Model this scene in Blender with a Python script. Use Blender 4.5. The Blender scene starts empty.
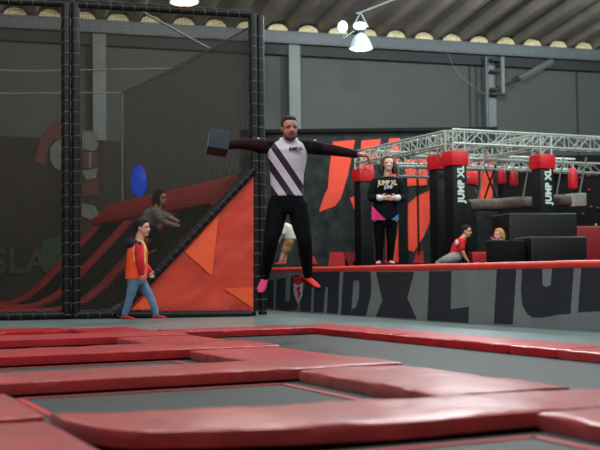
import bpy, bmesh, math, random
from mathutils import Vector, Matrix, noise
random.seed(7)
SC = bpy.context.scene
COL = SC.collection

# ------------------------------------------------------------------ camera
FPX = 1100.0
CAM = Vector((0, 0, 0.574))
pitch = math.atan(49 / FPX); roll = 0.0115
F = Vector((0, math.cos(pitch), math.sin(pitch)))
R0 = Vector((1, 0, 0)); U0 = R0.cross(F)
RT = R0 * math.cos(roll) - U0 * math.sin(roll)
UP = R0 * math.sin(roll) + U0 * math.cos(roll)
cd = bpy.data.cameras.new('camera'); cam = bpy.data.objects.new('camera', cd); COL.objects.link(cam)
cd.sensor_width = 36; cd.lens = 36 * FPX / 600
cam.matrix_world = Matrix((( RT.x, UP.x, -F.x, CAM.x), (RT.y, UP.y, -F.y, CAM.y), (RT.z, UP.z, -F.z, CAM.z), (0, 0, 0, 1)))
cd.clip_end = 200
cd.dof.use_dof = True; cd.dof.focus_distance = 11.8; cd.dof.aperture_fstop = 2.4
SC.camera = cam

def ray(x, y): return F + RT * ((x - 300) / FPX) - UP * ((y - 225) / FPX)
def PZ(x, y, z=0.0):
    d = ray(x, y); return CAM + d * ((z - CAM.z) / d.z)
def PY(x, y, Y):
    d = ray(x, y); return CAM + d * (Y / d.y)
def PL(x, y, p0, n):
    d = ray(x, y); return CAM + d * ((p0 - CAM).dot(n) / d.dot(n))
TH = math.radians(25)
AV = Vector((math.cos(TH), math.sin(TH), 0)); BV = Vector((-math.sin(TH), math.cos(TH), 0)); ZV = Vector((0, 0, 1))
def AB(a, b, z=0.0): return AV * a + BV * b + ZV * z

# ------------------------------------------------------------------ materials
def lin(c):
    def f(v):
        v /= 255.0
        return v / 12.92 if v <= 0.04045 else ((v + 0.055) / 1.055) ** 2.4
    return (f(c[0]), f(c[1]), f(c[2]), 1)
MATS = {}
def mat(name, c, rough=0.6, metal=0.0, var=0.12, vscale=6.0, bump=0.0, bscale=30.0, spec=0.5, emit=None, estr=0.0, sheen=0.0):
    if name in MATS: return MATS[name]
    m = bpy.data.materials.new(name); m.use_nodes = True
    nt = m.node_tree; b = nt.nodes['Principled BSDF']
    b.inputs['Roughness'].default_value = rough; b.inputs['Metallic'].default_value = metal
    b.inputs['Specular IOR Level'].default_value = spec
    if sheen: b.inputs['Sheen Weight'].default_value = sheen
    tc = nt.nodes.new('ShaderNodeTexCoord')
    L = lin(c)
    if var > 0:
        n = nt.nodes.new('ShaderNodeTexNoise'); n.inputs['Scale'].default_value = vscale; n.inputs['Detail'].default_value = 5
        nt.links.new(tc.outputs['Object'], n.inputs['Vector'])
        r = nt.nodes.new('ShaderNodeValToRGB')
        r.color_ramp.elements[0].position = 0.3; r.color_ramp.elements[1].position = 0.7
        r.color_ramp.elements[0].color = tuple(v * (1 - var) for v in L[:3]) + (1,)
        r.color_ramp.elements[1].color = tuple(min(1, v * (1 + var)) for v in L[:3]) + (1,)
        nt.links.new(n.outputs['Fac'], r.inputs['Fac']); nt.links.new(r.outputs['Color'], b.inputs['Base Color'])
    else:
        b.inputs['Base Color'].default_value = L
    if bump > 0:
        n2 = nt.nodes.new('ShaderNodeTexNoise'); n2.inputs['Scale'].default_value = bscale; n2.inputs['Detail'].default_value = 4
        nt.links.new(tc.outputs['Object'], n2.inputs['Vector'])
        bp = nt.nodes.new('ShaderNodeBump'); bp.inputs['Strength'].default_value = bump; bp.inputs['Distance'].default_value = 0.02
        nt.links.new(n2.outputs['Fac'], bp.inputs['Height']); nt.links.new(bp.outputs['Normal'], b.inputs['Normal'])
    if emit:
        b.inputs['Emission Color'].default_value = lin(emit); b.inputs['Emission Strength'].default_value = estr
    MATS[name] = m
    return m
def net_mat(name, c, pitch_m, frac):
    m = bpy.data.materials.new(name); m.use_nodes = True; nt = m.node_tree
    b = nt.nodes['Principled BSDF']; b.inputs['Base Color'].default_value = lin(c); b.inputs['Roughness'].default_value = 0.8
    b.inputs['Specular IOR Level'].default_value = 0.2
    out = nt.nodes['Material Output']
    uv = nt.nodes.new('ShaderNodeUVMap'); uv.uv_map = 'metres'
    sp = nt.nodes.new('ShaderNodeSeparateXYZ'); nt.links.new(uv.outputs['UV'], sp.inputs[0])
    def cell(sock):
        d = nt.nodes.new('ShaderNodeMath'); d.operation = 'DIVIDE'; d.inputs[1].default_value = pitch_m; nt.links.new(sock, d.inputs[0])
        f = nt.nodes.new('ShaderNodeMath'); f.operation = 'FRACT'; nt.links.new(d.outputs[0], f.inputs[0])
        l = nt.nodes.new('ShaderNodeMath'); l.operation = 'LESS_THAN'; l.inputs[1].default_value = frac; nt.links.new(f.outputs[0], l.inputs[0])
        return l.outputs[0]
    mx = nt.nodes.new('ShaderNodeMath'); mx.operation = 'MAXIMUM'
    nt.links.new(cell(sp.outputs['X']), mx.inputs[0]); nt.links.new(cell(sp.outputs['Y']), mx.inputs[1])
    t = nt.nodes.new('ShaderNodeBsdfTransparent'); mix = nt.nodes.new('ShaderNodeMixShader')
    nt.links.new(mx.outputs[0], mix.inputs['Fac']); nt.links.new(t.outputs[0], mix.inputs[1]); nt.links.new(b.outputs[0], mix.inputs[2])
    nt.links.new(mix.outputs[0], out.inputs['Surface'])
    return m

M_pad = mat('red_vinyl', (176, 34, 40), 0.34, sheen=0.12, var=0.22, vscale=3.5, bump=0.35, bscale=9)
M_padw = mat('worn_red_vinyl', (166, 46, 42), 0.36, sheen=0.22, var=0.2, vscale=4, bump=0.35, bscale=9)
M_padb = mat('bright_red_vinyl', (188, 30, 38), 0.36, var=0.15, vscale=3, bump=0.3, bscale=9)
M_padr = mat('dull_red_vinyl', (172, 36, 46), 0.5, var=0.1)
M_bed = mat('trampoline_mesh', (47, 51, 50), 0.66, var=0.12, vscale=2.0, bump=0.15, bscale=160)
M_web = mat('red_webbing', (190, 40, 45), 0.6)
M_steel = mat('galvanised_steel', (120, 125, 125), 0.4, 0.8)
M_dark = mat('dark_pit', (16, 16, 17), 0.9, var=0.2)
M_floor = mat('grey_carpet_floor', (118, 134, 132), 0.32, var=0.1, vscale=1.3, bump=0.05, bscale=80)
M_wallp = mat('grey_wall_panel', (68, 72, 69), 0.7, var=0.06, vscale=0.6)
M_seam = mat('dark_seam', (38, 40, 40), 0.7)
M_beam = mat('painted_beam', (84, 91, 94), 0.5, var=0.1)
M_col = mat('pale_grey_steel', (100, 107, 106), 0.5, var=0.08)
M_roof = mat('corrugated_roof', (122, 114, 106), 0.55, 0.0, var=0.2, vscale=1.2)
M_foam = mat('cream_foam', (205, 192, 150), 0.9, var=0.2, vscale=8, emit=None)
M_net = net_mat('black_net', (46, 43, 34), 0.02, 0.28)
M_net2 = net_mat('grey_net', (52, 50, 44), 0.02, 0.28)
M_black = mat('black_vinyl', (14, 15, 16), 0.5, spec=0.3, var=0.2, bump=0.2, bscale=20)
M_blackm = mat('matt_black', (11, 12, 13), 0.8, spec=0.2, var=0.2)
M_blk = mat('black_block_vinyl', (9, 10, 12), 0.5, var=0.1)
M_rope = mat('pale_rope', (88, 94, 92), 0.7)
M_cable = mat('grey_cable', (120, 122, 112), 0.6)
M_orange = mat('orange_vinyl', (208, 62, 42), 0.45, var=0.12, vscale=2, bump=0.5, bscale=3.5)
M_orange2 = mat('light_orange_vinyl', (252, 92, 50), 0.45, var=0.08, bump=0.4, bscale=4)
M_wallg = mat('grey_banner', (122, 127, 130), 0.6, var=0.1, vscale=3)
M_letter = mat('navy_letter', (36, 41, 50), 0.6, var=0.1)
M_trim = mat('red_trim', (212, 52, 44), 0.45, var=0.1)
M_mural = mat('mottled_mural', (38, 43, 43), 0.8, var=0.6, vscale=3.6, spec=0.2)
M_orap = mat('orange_print', (222, 66, 40), 0.6, var=0.06)
M_redp = mat('red_print', (178, 18, 28), 0.6)
M_redp2 = mat('dark_red_print', (120, 12, 20), 0.6)
M_truss = mat('aluminium', (176, 184, 176), 0.4, 0.3, var=0.1)
M_redcap = mat('red_padding', (205, 22, 34), 0.5)
M_white = mat('pale_print', (205, 225, 212), 0.6, var=0.05)
M_log = mat('brown_bark', (92, 80, 72), 0.8, var=0.35, vscale=12)
M_greyb = mat('grey_block', (150, 148, 140), 0.6)
M_platform = mat('black_mat', (24, 25, 27), 0.6)
M_ban = mat('dark_court_banner', (36, 29, 27), 0.8, var=0.3, vscale=1.4)
M_banr = mat('dim_red_print', (84, 32, 27), 0.7)
M_bang = mat('dim_grey_print', (100, 102, 94), 0.7)
M_bant = mat('dull_grey_print', (54, 54, 52), 0.7)
M_bangr = mat('dull_green_print', (26, 66, 40), 0.7, var=0.4, vscale=5)
M_lampm = mat('lamp_metal', (150, 160, 165), 0.35, 0.6)
M_lens = mat('cool_lamp_glass', (210, 240, 245), 0.3, emit=(190, 240, 255), estr=6)
M_glow = mat('glowing_reflector', (170, 185, 190), 0.4, emit=(170, 205, 210), estr=0.28)
M_lensw = mat('warm_lamp_glass', (255, 230, 200), 0.3, emit=(255, 214, 170), estr=3)
M_blue = mat('blue_lamp_glass', (4, 20, 90), 0.4, var=0, emit=(0, 72, 220), estr=1.3)

# ------------------------------------------------------------------ mesh builder
def wl(o):
    v = Vector((0, 0, 0))
    while o is not None:
        v += o.location; o = o.parent
    return v
class MB:
    def __init__(s): s.bm = bmesh.new(); s.uv = None
    def quad(s, pts):
        return s.bm.faces.new([s.bm.verts.new(p) for p in pts])
    def net(s, p00, p10, p11, p01):
        if s.uv is None: s.uv = s.bm.loops.layers.uv.new('metres')
        f = s.quad([p00, p10, p11, p01])
        w = (Vector(p10) - Vector(p00)).length; h = (Vector(p01) - Vector(p00)).length; w2 = (Vector(p11) - Vector(p01)).length; h2 = (Vector(p11) - Vector(p10)).length
        for l, u in zip(f.loops, ((0, 0), (w, 0), (w2, h2), (0, h))): l[s.uv].uv = u
    def box(s, c, ax, ay, az, bevel=0.0, seg=2):
        c = Vector(c); vs = []
        t = bmesh.new()
        for k in (-1, 1):
            for j in (-1, 1):
                for i in (-1, 1): vs.append(t.verts.new(c + ax * i + ay * j + az * k))
        for q in ((0, 1, 3, 2), (4, 6, 7, 5), (0, 4, 5, 1), (2, 3, 7, 6), (0, 2, 6, 4), (1, 5, 7, 3)):
            t.faces.new([vs[i] for i in q])
        bmesh.ops.recalc_face_normals(t, faces=t.faces)
        if bevel > 0: bmesh.ops.bevel(t, geom=list(t.edges), offset=bevel, segments=seg, affect='EDGES', profile=0.5)
        s.join(t)
    def join(s, t):
        me = bpy.data.meshes.new('tmp'); t.to_mesh(me); t.free(); s.bm.from_mesh(me); bpy.data.meshes.remove(me)
    def tube(s, pts, rad, n=10, cap=True):
        pts = [Vector(p) for p in pts]
        if not hasattr(rad, '__len__'): rad = [rad] * len(pts)
        rings = []; ref = None
        for i, p in enumerate(pts):
            t = (pts[min(i + 1, len(pts) - 1)] - pts[max(i - 1, 0)]).normalized()
            if ref is None:
                ref = Vector((0, 0, 1)) if abs(t.z) < 0.9 else Vector((1, 0, 0))
            x = (ref - t * ref.dot(t)).normalized(); y = t.cross(x); ref = x
            rings.append([s.bm.verts.new(p + (x * math.cos(2 * math.pi * k / n) + y * math.sin(2 * math.pi * k / n)) * rad[i]) for k in range(n)])
        s.skin(rings, cap)
    def skin(s, rings, cap=True, closed=True):
        n = len(rings[0])
        for a, b in zip(rings, rings[1:]):
            for k in range(n if closed else n - 1): s.bm.faces.new([a[k], a[(k + 1) % n], b[(k + 1) % n], b[k]])
        if cap:
            s.bm.faces.new(list(reversed(rings[0]))); s.bm.faces.new(rings[-1])
    def loft(s, secs, n=20):
        # secs: (centre, xvec, yvec) half axes
        rings = []
        for c, x, y in secs:
            rings.append([s.bm.verts.new(Vector(c) + x * math.cos(2 * math.pi * k / n) + y * math.sin(2 * math.pi * k / n)) for k in range(n)])
        s.skin(rings)
    def ell(s, c, x, y, z, n=18, m=10):
        c = Vector(c); rings = []
        top = s.bm.verts.new(c + z); bot = s.bm.verts.new(c - z)
        for i in range(1, m):
            a = math.pi * i / m
            rings.append([s.bm.verts.new(c - z * math.cos(a) + (x * math.cos(2 * math.pi * k / n) + y * math.sin(2 * math.pi * k / n)) * math.sin(a)) for k in range(n)])
        s.skin(rings, cap=False)
        for k in range(n):
            s.bm.faces.new([bot, rings[0][(k + 1) % n], rings[0][k]]); s.bm.faces.new([top, rings[-1][k], rings[-1][(k + 1) % n]])
    def sph(s, c, r): s.ell(c, Vector((r, 0, 0)), Vector((0, r, 0)), Vector((0, 0, r)), 14, 8)
    def prism(s, pts, off):
        # polygon extruded by vector off
        a = [s.bm.verts.new(p) for p in pts]; b = [s.bm.verts.new(Vector(p) + off) for p in pts]
        s.bm.faces.new(a); s.bm.faces.new(list(reversed(b)))
        for k in range(len(a)):
            q = (k + 1) % len(a); s.bm.faces.new([a[q], a[k], b[k], b[q]])
    def build(s, name, m, parent=None, smooth=True, loc=None, ang=None):
        if s.bm.loops and s.uv is None: bmesh.ops.recalc_face_normals(s.bm, faces=s.bm.faces)
        o = parent; base = wl(parent) if parent is not None else (loc if loc is not None else Vector((0, 0, 0)))
        if parent is None and loc is None and s.bm.verts:
            xs = [v.co for v in s.bm.verts]
            base = Vector(((min(v.x for v in xs) + max(v.x for v in xs)) / 2, (min(v.y for v in xs) + max(v.y for v in xs)) / 2, min(v.z for v in xs)))
        for v in s.bm.verts: v.co -= base
        me = bpy.data.meshes.new(name); s.bm.to_mesh(me); s.bm.free()
        ms = m if isinstance(m, (list, tuple)) else [m]
        for k in ms: me.materials.append(k)
        if smooth:
            for p in me.polygons: p.use_smooth = True
            try: me.set_sharp_from_angle(angle=math.radians(40))
            except Exception: pass
        ob = bpy.data.objects.new(name, me); COL.objects.link(ob)
        if parent is not None: ob.parent = parent
        else: ob.location = base
        return ob
def tag(o, label, cat, group=None):
    o['label'] = label; o['category'] = cat
    if group: o['group'] = group
    return o
def thing(name, label, cat, loc, group=None):
    o = bpy.data.objects.new(name, None); COL.objects.link(o); o.location = loc; o.empty_display_size = 0.1
    return tag(o, label, cat, group)
def struct(o): o['kind'] = 'structure'; return o
def text_mesh(body, size, origin, xdir, ydir, name, m, parent, bold=0.0, depth=0.004, align='CENTER', spacing=1.0, sx=1.0):
    cu = bpy.data.curves.new('txt', 'FONT'); cu.body = body; cu.size = size; cu.extrude = depth; cu.offset = bold
    cu.align_x = align; cu.align_y = 'CENTER'; cu.space_character = spacing; cu.resolution_u = 3
    ob = bpy.data.objects.new('txt', cu); COL.objects.link(ob)
    dg = bpy.context.evaluated_depsgraph_get(); me = bpy.data.meshes.new_from_object(ob.evaluated_get(dg))
    bpy.data.objects.remove(ob); bpy.data.curves.remove(cu)
    xdir = xdir.normalized(); ydir = ydir.normalized(); zdir = xdir.cross(ydir)
    base = wl(parent)
    for v in me.vertices: v.co = origin + xdir * v.co.x * sx + ydir * v.co.y + zdir * v.co.z - base
    me.name = name; me.materials.clear(); me.materials.append(m)
    o = bpy.data.objects.new(name, me); COL.objects.link(o); o.parent = parent
    return o

# ------------------------------------------------------------------ setting: floor, walls, roof
mb = MB()
mb.quad([AB(-12, 12.35, -0.015), AB(7.0, 12.35, -0.015), AB(7.0, 40, -0.015), AB(-12, 40, -0.015)])
mb.quad([AB(5.45, -3, -0.015), AB(7.2, -3, -0.015), AB(7.2, 12.35, -0.015), AB(5.45, 12.35, -0.015)])
mb.quad([AB(3.0, 11.25, -0.015), AB(5.45, 11.25, -0.015), AB(5.45, 12.35, -0.015), AB(3.0, 12.35, -0.015)])
struct(mb.build('floor', M_floor, smooth=False, loc=Vector((0, 0, 0))))
mb = MB(); mb.quad([AB(-12, -5, -0.85), AB(8, -5, -0.85), AB(8, 12.6, -0.85), AB(-12, 12.6, -0.85)])
o = struct(mb.build('pit_floor', M_dark, smooth=False)); o['label'] = 'dark floor under the trampolines'

# back wall, direction about 72 degrees from the view axis
WD = Vector((0.951, 0.309, 0)); WN = Vector((-0.309, 0.951, 0)); W0 = PY(430, 100, 30.0); W0.z = 0
def WP(t, z, off=0.0): return W0 + WD * t + ZV * z - WN * off
mb = MB(); mb.quad([WP(-30, -0.1), WP(30, -0.1), WP(30, 7.4), WP(-30, 7.4)])
struct(mb.build('wall_back', M_wallp, smooth=False))
def t_of(px):
    d = ray(px, 100); d = Vector((d.x, d.y, 0))
    # CAM + k d = W0 + t WD
    den = d.x * WD.y - d.y * WD.x
    k = (W0.x * WD.y - W0.y * WD.x) / den
    p = d * k
    return (p - W0).dot(WD)
for i, px in enumerate((-120, 98, 292, 479, 577)):
    t = t_of(px)
    mb = MB(); mb.box(WP(t - (0.28 if px != 577 else 0), 3.4, 0.008), WD * 0.03, WN * 0.008, ZV * 3.0)
    struct(mb.build('trim_%d' % (i + 1), M_seam, smooth=False))
mb = MB()
mb.box(WP(0, 6.72, 0.42), WD * 30, WN * 0.02, ZV * 0.135)
mb.box(WP(0, 6.86, 0.25), WD * 30, WN * 0.19, ZV * 0.02)
mb.box(WP(0, 6.58, 0.25), WD * 30, WN * 0.19, ZV * 0.02)
struct(mb.build('eave_beam', M_beam, smooth=False))
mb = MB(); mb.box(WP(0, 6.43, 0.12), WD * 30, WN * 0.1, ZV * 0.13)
struct(mb.build('eave_shadow_strip', M_seam, smooth=False))  # dark strip below the beam, standing in for its shadow on the wall
# corrugated roof sloping up towards the camera
PITCH = 0.83; SL = 0.13
prof = [(0, 0), (0.12, 0), (0.29, 0.2), (0.68, 0.2)]
mb = MB(); pts = []
tt = -24.0
while tt < 22:
    for u, z in prof: pts.append((tt + u, z))
    tt += PITCH
r0 = [mb.bm.verts.new(WP(t, 6.90 + z - 0.06, -0.4)) for t, z in pts]
r1 = [mb.bm.verts.new(WP(t, 6.90 + z + 36 * SL, 36)) for t, z in pts]
mb.skin([r0, r1], cap=False, closed=False)
ceil = struct(mb.build('ceiling', M_roof, smooth=False, loc=Vector((0, 0, 0))))
tt = -24.0; k = 0
while tt < 22:
    if -17 < tt < 12:
        mb = MB(); c = tt + 0.485
        poly = [(-0.25, 0.0)] + [(0.27 * math.cos(a), 0.02 + (0.17 + 0.03 * random.random()) * math.sin(a)) for a in [math.pi - math.pi * q / 8 for q in range(9)]] + [(0.25, 0.0)]
        mb.prism([WP(c + x, 6.885 + z, 0.30) for x, z in poly], WN * 0.1)
        mb.build('foam_closure', M_foam, ceil)
    tt += PITCH; k += 1
# steel columns
def column(px, w, d, name, z1=6.58):
    t = t_of(px); mb = MB()
    mb.box(WP(t, z1 / 2, d / 2 + 0.02), WD * w / 2, WN * d / 2, ZV * z1 / 2, 0.01, 1)
    return struct(mb.build(name, M_col, smooth=False))
column(292, 0.32, 0.25, 'steel_column')
column(98, 0.34, 0.25, 'steel_column')
column(488, 0.30, 0.2, 'steel_column')
t = t_of(481)
mb = MB(); mb.tube([WP(t, 0.6, 0.35), WP(t, 6.5, 0.35)], 0.045)
struct(mb.build('drain_pipe', M_beam))
pd = thing('pipe_bracket', 'grey ladder of pipe brackets at the head of the right-hand steel column', 'bracket', WP(t_of(494), 5.45, 0.45))
mb = MB(); mb.box(WP(t_of(495), 6.0, 0.45), WD * 0.05, WN * 0.05, ZV * 0.5); mb.build('rail', M_col, pd, False)
mb = MB(); mb.box(WP(t_of(498), 6.0, 0.30), WD * 0.05, WN * 0.03, ZV * 0.55); mb.build('rail', M_seam, pd, False)
for z in (5.47, 5.60, 6.1, 6.42):
    mb = MB(); mb.box(WP(t_of(490), z, 0.42), WD * 0.2, WN * 0.06, ZV * 0.035); mb.build('clamp', M_seam, pd, False)
mb = MB(); mb.tube([WP(t_of(499), 5.75, 0.35), WP(t_of(508), 5.83, 0.35)], 0.04); mb.build('arm', M_seam, pd)
mb = MB(); mb.tube([WP(t_of(515), 5.95, 0.28), WP(t_of(548), 6.5, 0.28)], 0.085, 4)
tag(mb.build('diagonal_brace', M_col, smooth=False), 'grey diagonal steel brace under the eave beam at upper right', 'brace')
mb = MB()
mb.tube([WP(t_of(440) , 6.6, 0.47), WP(t_of(446), 6.2, 0.46), WP(t_of(454), 5.9, 0.45), WP(t_of(464), 5.7, 0.44), WP(t_of(478), 5.45, 0.42)], 0.008, 6)
tag(mb.build('hanging_wire', M_cable), 'thin grey wire sagging across the upper back wall', 'wire')

# ------------------------------------------------------------------ trampolines
def pad(a0, a1, b0, b1, label, m, lift=0.0, along='a', thick=0.062, front=None, back=None, wr=0.006):
    """foam cushion; front(a) / back(a) give offsets of the long edges"""
    lift -= 0.014
    mb = MB()
    L = (a1 - a0) if along == 'a' else (b1 - b0)
    n = max(4, int(L / 0.05)); rings = []
    seed = random.random() * 50
    cs = [(0.0, -1.0), (0.0, -0.5), (0.0, 0.0), (0.005, 0.2), (0.022, 0.32)]
    for i in range(n + 1):
        s = i / n; e = min(s, 1 - s) * L
        shrink = 0.0 if e > 0.03 else (0.03 - e) * 0.7
        w0, w1 = (b0, b1) if along == 'a' else (a0, a1)
        u = (a0 if along == 'a' else b0) + s * L
        w0 += front(u) if front else 0; w1 += back(u) if back else 0
        W = w1 - w0; prof = []
        for x, z in cs: prof.append((x, z))
        for q in (0.2, 0.35, 0.5, 0.65, 0.8): prof.append((q * W, 0.34 + 0.04 * math.sin(q * math.pi)))
        for x, z in reversed(cs): prof.append((W - x, z))
        ring = []
        for j, (x, z) in enumerate(prof):
            zz = z * thick * (0.98 if z < 0 else 0.42)
            nz = (noise.noise(Vector((u * 4 + seed, x * 5, seed))) + 0.45 * noise.noise(Vector((u * 15 + seed, x * 9 + u * 4, seed)))) * wr
            bulge = 0
            if z < 0.2: bulge = noise.noise(Vector((u * 9 + seed, 3 if x < W / 2 else 8, 0))) * 0.009 + 0.006 * (1 - abs(z + 0.4))
            xx = w0 + x + (-bulge if x < W / 2 else bulge)
            if z > 0: zz += nz
            zz = zz * (1 - shrink * 6) + lift
            p = AB(u, xx, zz) if along == 'a' else AB(xx, u, zz)
            ring.append(mb.bm.verts.new(p))
        rings.append(ring)
    mb.skin(rings, cap=True)
    o = mb.build('padded_cushion', m)
    mb = MB(); rings = []; q = 0.055  # dark box filling the gap below the pad, in place of a shadow line
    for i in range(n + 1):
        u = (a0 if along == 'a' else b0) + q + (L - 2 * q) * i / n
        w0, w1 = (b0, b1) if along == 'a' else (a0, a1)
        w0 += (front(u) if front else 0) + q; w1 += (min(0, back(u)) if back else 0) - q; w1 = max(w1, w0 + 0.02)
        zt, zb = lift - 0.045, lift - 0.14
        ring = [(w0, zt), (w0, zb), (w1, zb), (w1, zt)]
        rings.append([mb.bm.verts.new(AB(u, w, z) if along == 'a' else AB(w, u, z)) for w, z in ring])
    mb.skin(rings); mb.build('shadow_gap_filler', M_dark, o, False)
    return tag(o, label, 'trampoline pad', 'red pads around the trampoline beds')
def trampoline(a0, a1, b0, b1, label, z=-0.078, ia=0.11, ib=0.05, web=True):
    r = thing('trampoline', label, 'trampoline', AB((a0 + a1) / 2, (b0 + b1) / 2, -0.85), 'trampolines sunk between the red pads')
    e = 0.045
    mb = MB()
    na = max(4, int((a1 - a0) / 0.3)); nb = max(4, int((b1 - b0) / 0.3))
    g = [[mb.bm.verts.new(AB(a0 - e + (a1 - a0 + 2 * e) * i / na, b0 - e + (b1 - b0 + 2 * e) * j / nb, z - 0.006 * math.sin(math.pi * i / na) * math.sin(math.pi * j / nb))) for j in range(nb + 1)] for i in range(na + 1)]
    for i in range(na):
        for j in range(nb): mb.bm.faces.new([g[i][j], g[i + 1][j], g[i + 1][j + 1], g[i][j + 1]])
    bed = mb.build('jumping_bed', M_bed, r)
    mb = MB(); w = 0.02
    for (x0, x1, y0, y1) in ((a0 + ia, a1 - ia, b0 + ib - w, b0 + ib + w), (a0 + ia, a1 - ia, b1 - ib - w, b1 - ib + w), (a0 + ia - w, a0 + ia + w, b0 + ib, b1 - ib), (a1 - ia - w, a1 - ia + w, b0 + ib, b1 - ib)) if web else ():
        mb.quad([AB(x0, y0, z + 0.004), AB(x1, y0, z + 0.004), AB(x1, y1, z + 0.004), AB(x0, y1, z + 0.004)])
    if web:
        w_ = mb.build('stitched_webbing', M_web, bed, False)
        w_['label'] = 'red webbing stitched around the bed'
    else: mb.bm.free()
    mb = MB()
    zf = z - 0.12
    c = [AB(a0 - 0.24, b0 - 0.24, zf), AB(a1 + 0.24, b0 - 0.24, zf), AB(a1 + 0.24, b1 + 0.24, zf), AB(a0 - 0.24, b1 + 0.24, zf)]
    for i in range(4): mb.tube([c[i], c[(i + 1) % 4]], 0.03, 8)
    for p in c: mb.tube([p, Vector((p.x, p.y, -0.85))], 0.03, 8)
    mb.build('steel_frame', M_steel, r)
    return r
trampoline(1.02, 2.78, 11.05, 11.95, 'small grey trampoline farthest back, by the net')
trampoline(1.02, 2.78, 8.98, 10.18, 'grey trampoline second back from the net, behind three long red pads')
trampoline(1.02, 2.78, 6.78, 8.08, 'grey trampoline in the middle of the left column')
trampoline(1.02, 2.78, 4.56, 6.05, 'grey trampoline behind the nearest long red pad')
trampoline(1.02, 2.78, 1.9, 3.62, 'grey trampoline at the bottom edge, nearest the camera')
trampoline(3.62, 5.19, 1.6, 10.72, 'long grey trampoline runway under the jumping man', web=False)

def tab(x, T):
    for (x0, y0), (x1, y1) in zip(T, T[1:]):
        if x <= x1: return y0 + (y1 - y0) * max(0, (x - x0)) / (x1 - x0)
    return T[-1][1]
def f4(a):   # rounded left end of the nearest pad
    return tab(a, ((1.0, .66), (1.03, .50), (1.07, .33), (1.15, .22), (1.38, .11), (1.74, .0), (2.13, -.07), (2.6, -.04), (2.83, -.03), (3.6, 0)))
def k4(a): return tab(a, ((1.0, .22), (1.2, .13), (1.6, .07), (2.05, .0), (2.6, -.04), (3.0, -.08), (3.6, -.2)))
pad(1.0, 3.55, 3.76, 4.42, 'nearest long red pad, creased, across the bottom of the photo', M_padw, 0.012, front=f4, back=k4, wr=0.01)
pad(0.2, 0.965, 3.0, 4.60, 'brownish red pad filling the bottom left corner', M_padw, -0.012)
pad(0.25, 0.975, 4.64, 5.6, 'red pad at the left edge above the corner pad, beside a bed', M_padw, 0.006)
pad(-2.0, 3.55, 6.10, 6.76, 'second long red pad from the camera, running off the left edge', M_padw, 0.012)
pad(-2.0, 3.6, 8.13, 8.95, 'third long red pad from the camera, running off the left edge', M_pad, 0.012)
pad(-2.0, 3.55, 10.22, 11.02, 'fourth long red pad from the camera, running off the left edge', M_pad, 0.012)
pad(-3.0, 2.80, 11.98, 12.7, 'far left red pad on the floor edge in front of the net', M_padb)
pad(3.59, 5.15, 10.75, 11.35, 'far red pad at the end of the long runway bed', M_pad, 0.006)
pad(2.84, 3.55, 11.06, 12.3, 'red pad between columns, farthest, behind the walking boy\'s pad', M_padb, along='b')
pad(2.83, 3.57, 8.98, 10.19, 'red pad between columns, second farthest', M_pad, along='b')
pad(2.83, 3.57, 6.79, 8.10, 'red pad between columns in the middle of the photo', M_pad, along='b')
pad(2.82, 3.55, 4.45, 6.07, 'red pleated pad between columns, right of the centre bed', M_padw, along='b', wr=0.01)
pad(2.80, 3.50, 1.8, 3.715, 'red pad at the lower right edge, nearest of the column pads', M_padw, along='b')
bs = [11.35, 9.1, 7.25, 6.65, 5.2, 3.4, 1.5]
nm = ['bright red edge pad farthest along the runway, below the platform letter X', 'bright red edge pad along the runway below the platform letter L',
      'short red edge pad along the runway, by a diagonal seam', 'red edge pad along the runway at the right side', 'red edge pad of the runway just past the right edge', 'red edge pad of the runway outside the right edge']
for i in range(4):
    pad(5.2, 5.72, bs[i + 1] + 0.01, bs[i], nm[i], M_padb if i < 3 else M_pad, along='b')

# ------------------------------------------------------------------ platform wall
p0 = AB(7.1, 0, 0)
def PWt(px, py, off=0.0): return PL(px, py, AB(7.1 - off, 0, 0), AV)
pw = thing('platform_wall', 'low grey padded wall with giant dark letters and red top edge', 'wall', AB(7.1, 12, -0.015))
mb = MB(); mb.box(AB(7.16, 9.0, 0.30), AV * 0.06, BV * 8.6, ZV * 0.315); mb.build('banner', M_wallg, pw, False)
mb = MB()
rr = []
for i in range(90):
    b = 0.6 + 17.0 * i / 89
    rr.append(AB(7.13, b, 0.632 + 0.006 * noise.noise(Vector((b * 1.3, 0, 0)))))
mb.tube(rr, 0.047, 12); mb.build('top_padding', M_trim, pw)
letters = {
 'letter_j': [[(262, 280), (273.5, 280.5), (273, 309), (262, 308)]],
 'letter_u': [[(276.5, 279.5), (285.5, 277.5), (285, 300), (288, 302), (290, 300), (290.5, 276.5), (299, 274.5), (297, 309.5), (288, 311), (275.5, 309)]],
 'letter_m': [[(302, 272), (339.3, 272), (337.7, 313.5), (326.8, 312.8), (328, 288), (326.5, 286), (325, 288), (323, 312.5), (313.5, 312), (313.8, 288), (312.5, 286), (311.5, 288), (310.5, 311.8), (300, 311)]],
 'letter_x': [[(375.8, 272), (413.8, 272), (406.8, 297.7), (416.2, 318.7), (375.8, 316.4), (382.3, 300)]],
 'letter_l': [[(429.2, 271.4), (451, 271), (450.2, 309.2), (468.4, 306.6), (468, 322.6), (427.1, 319.9)]],
 'letter_p': [[(343.4, 272), (370.3, 272), (371, 286), (370.3, 295.5), (365.7, 315.6), (350, 315), (351.7, 309.4), (355.5, 307.9), (358.7, 298.5), (359.4, 286), (358.7, 280), (353.2, 280.6), (351.0, 309.4), (349.5, 315), (340.8, 314.8)]],
}
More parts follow.
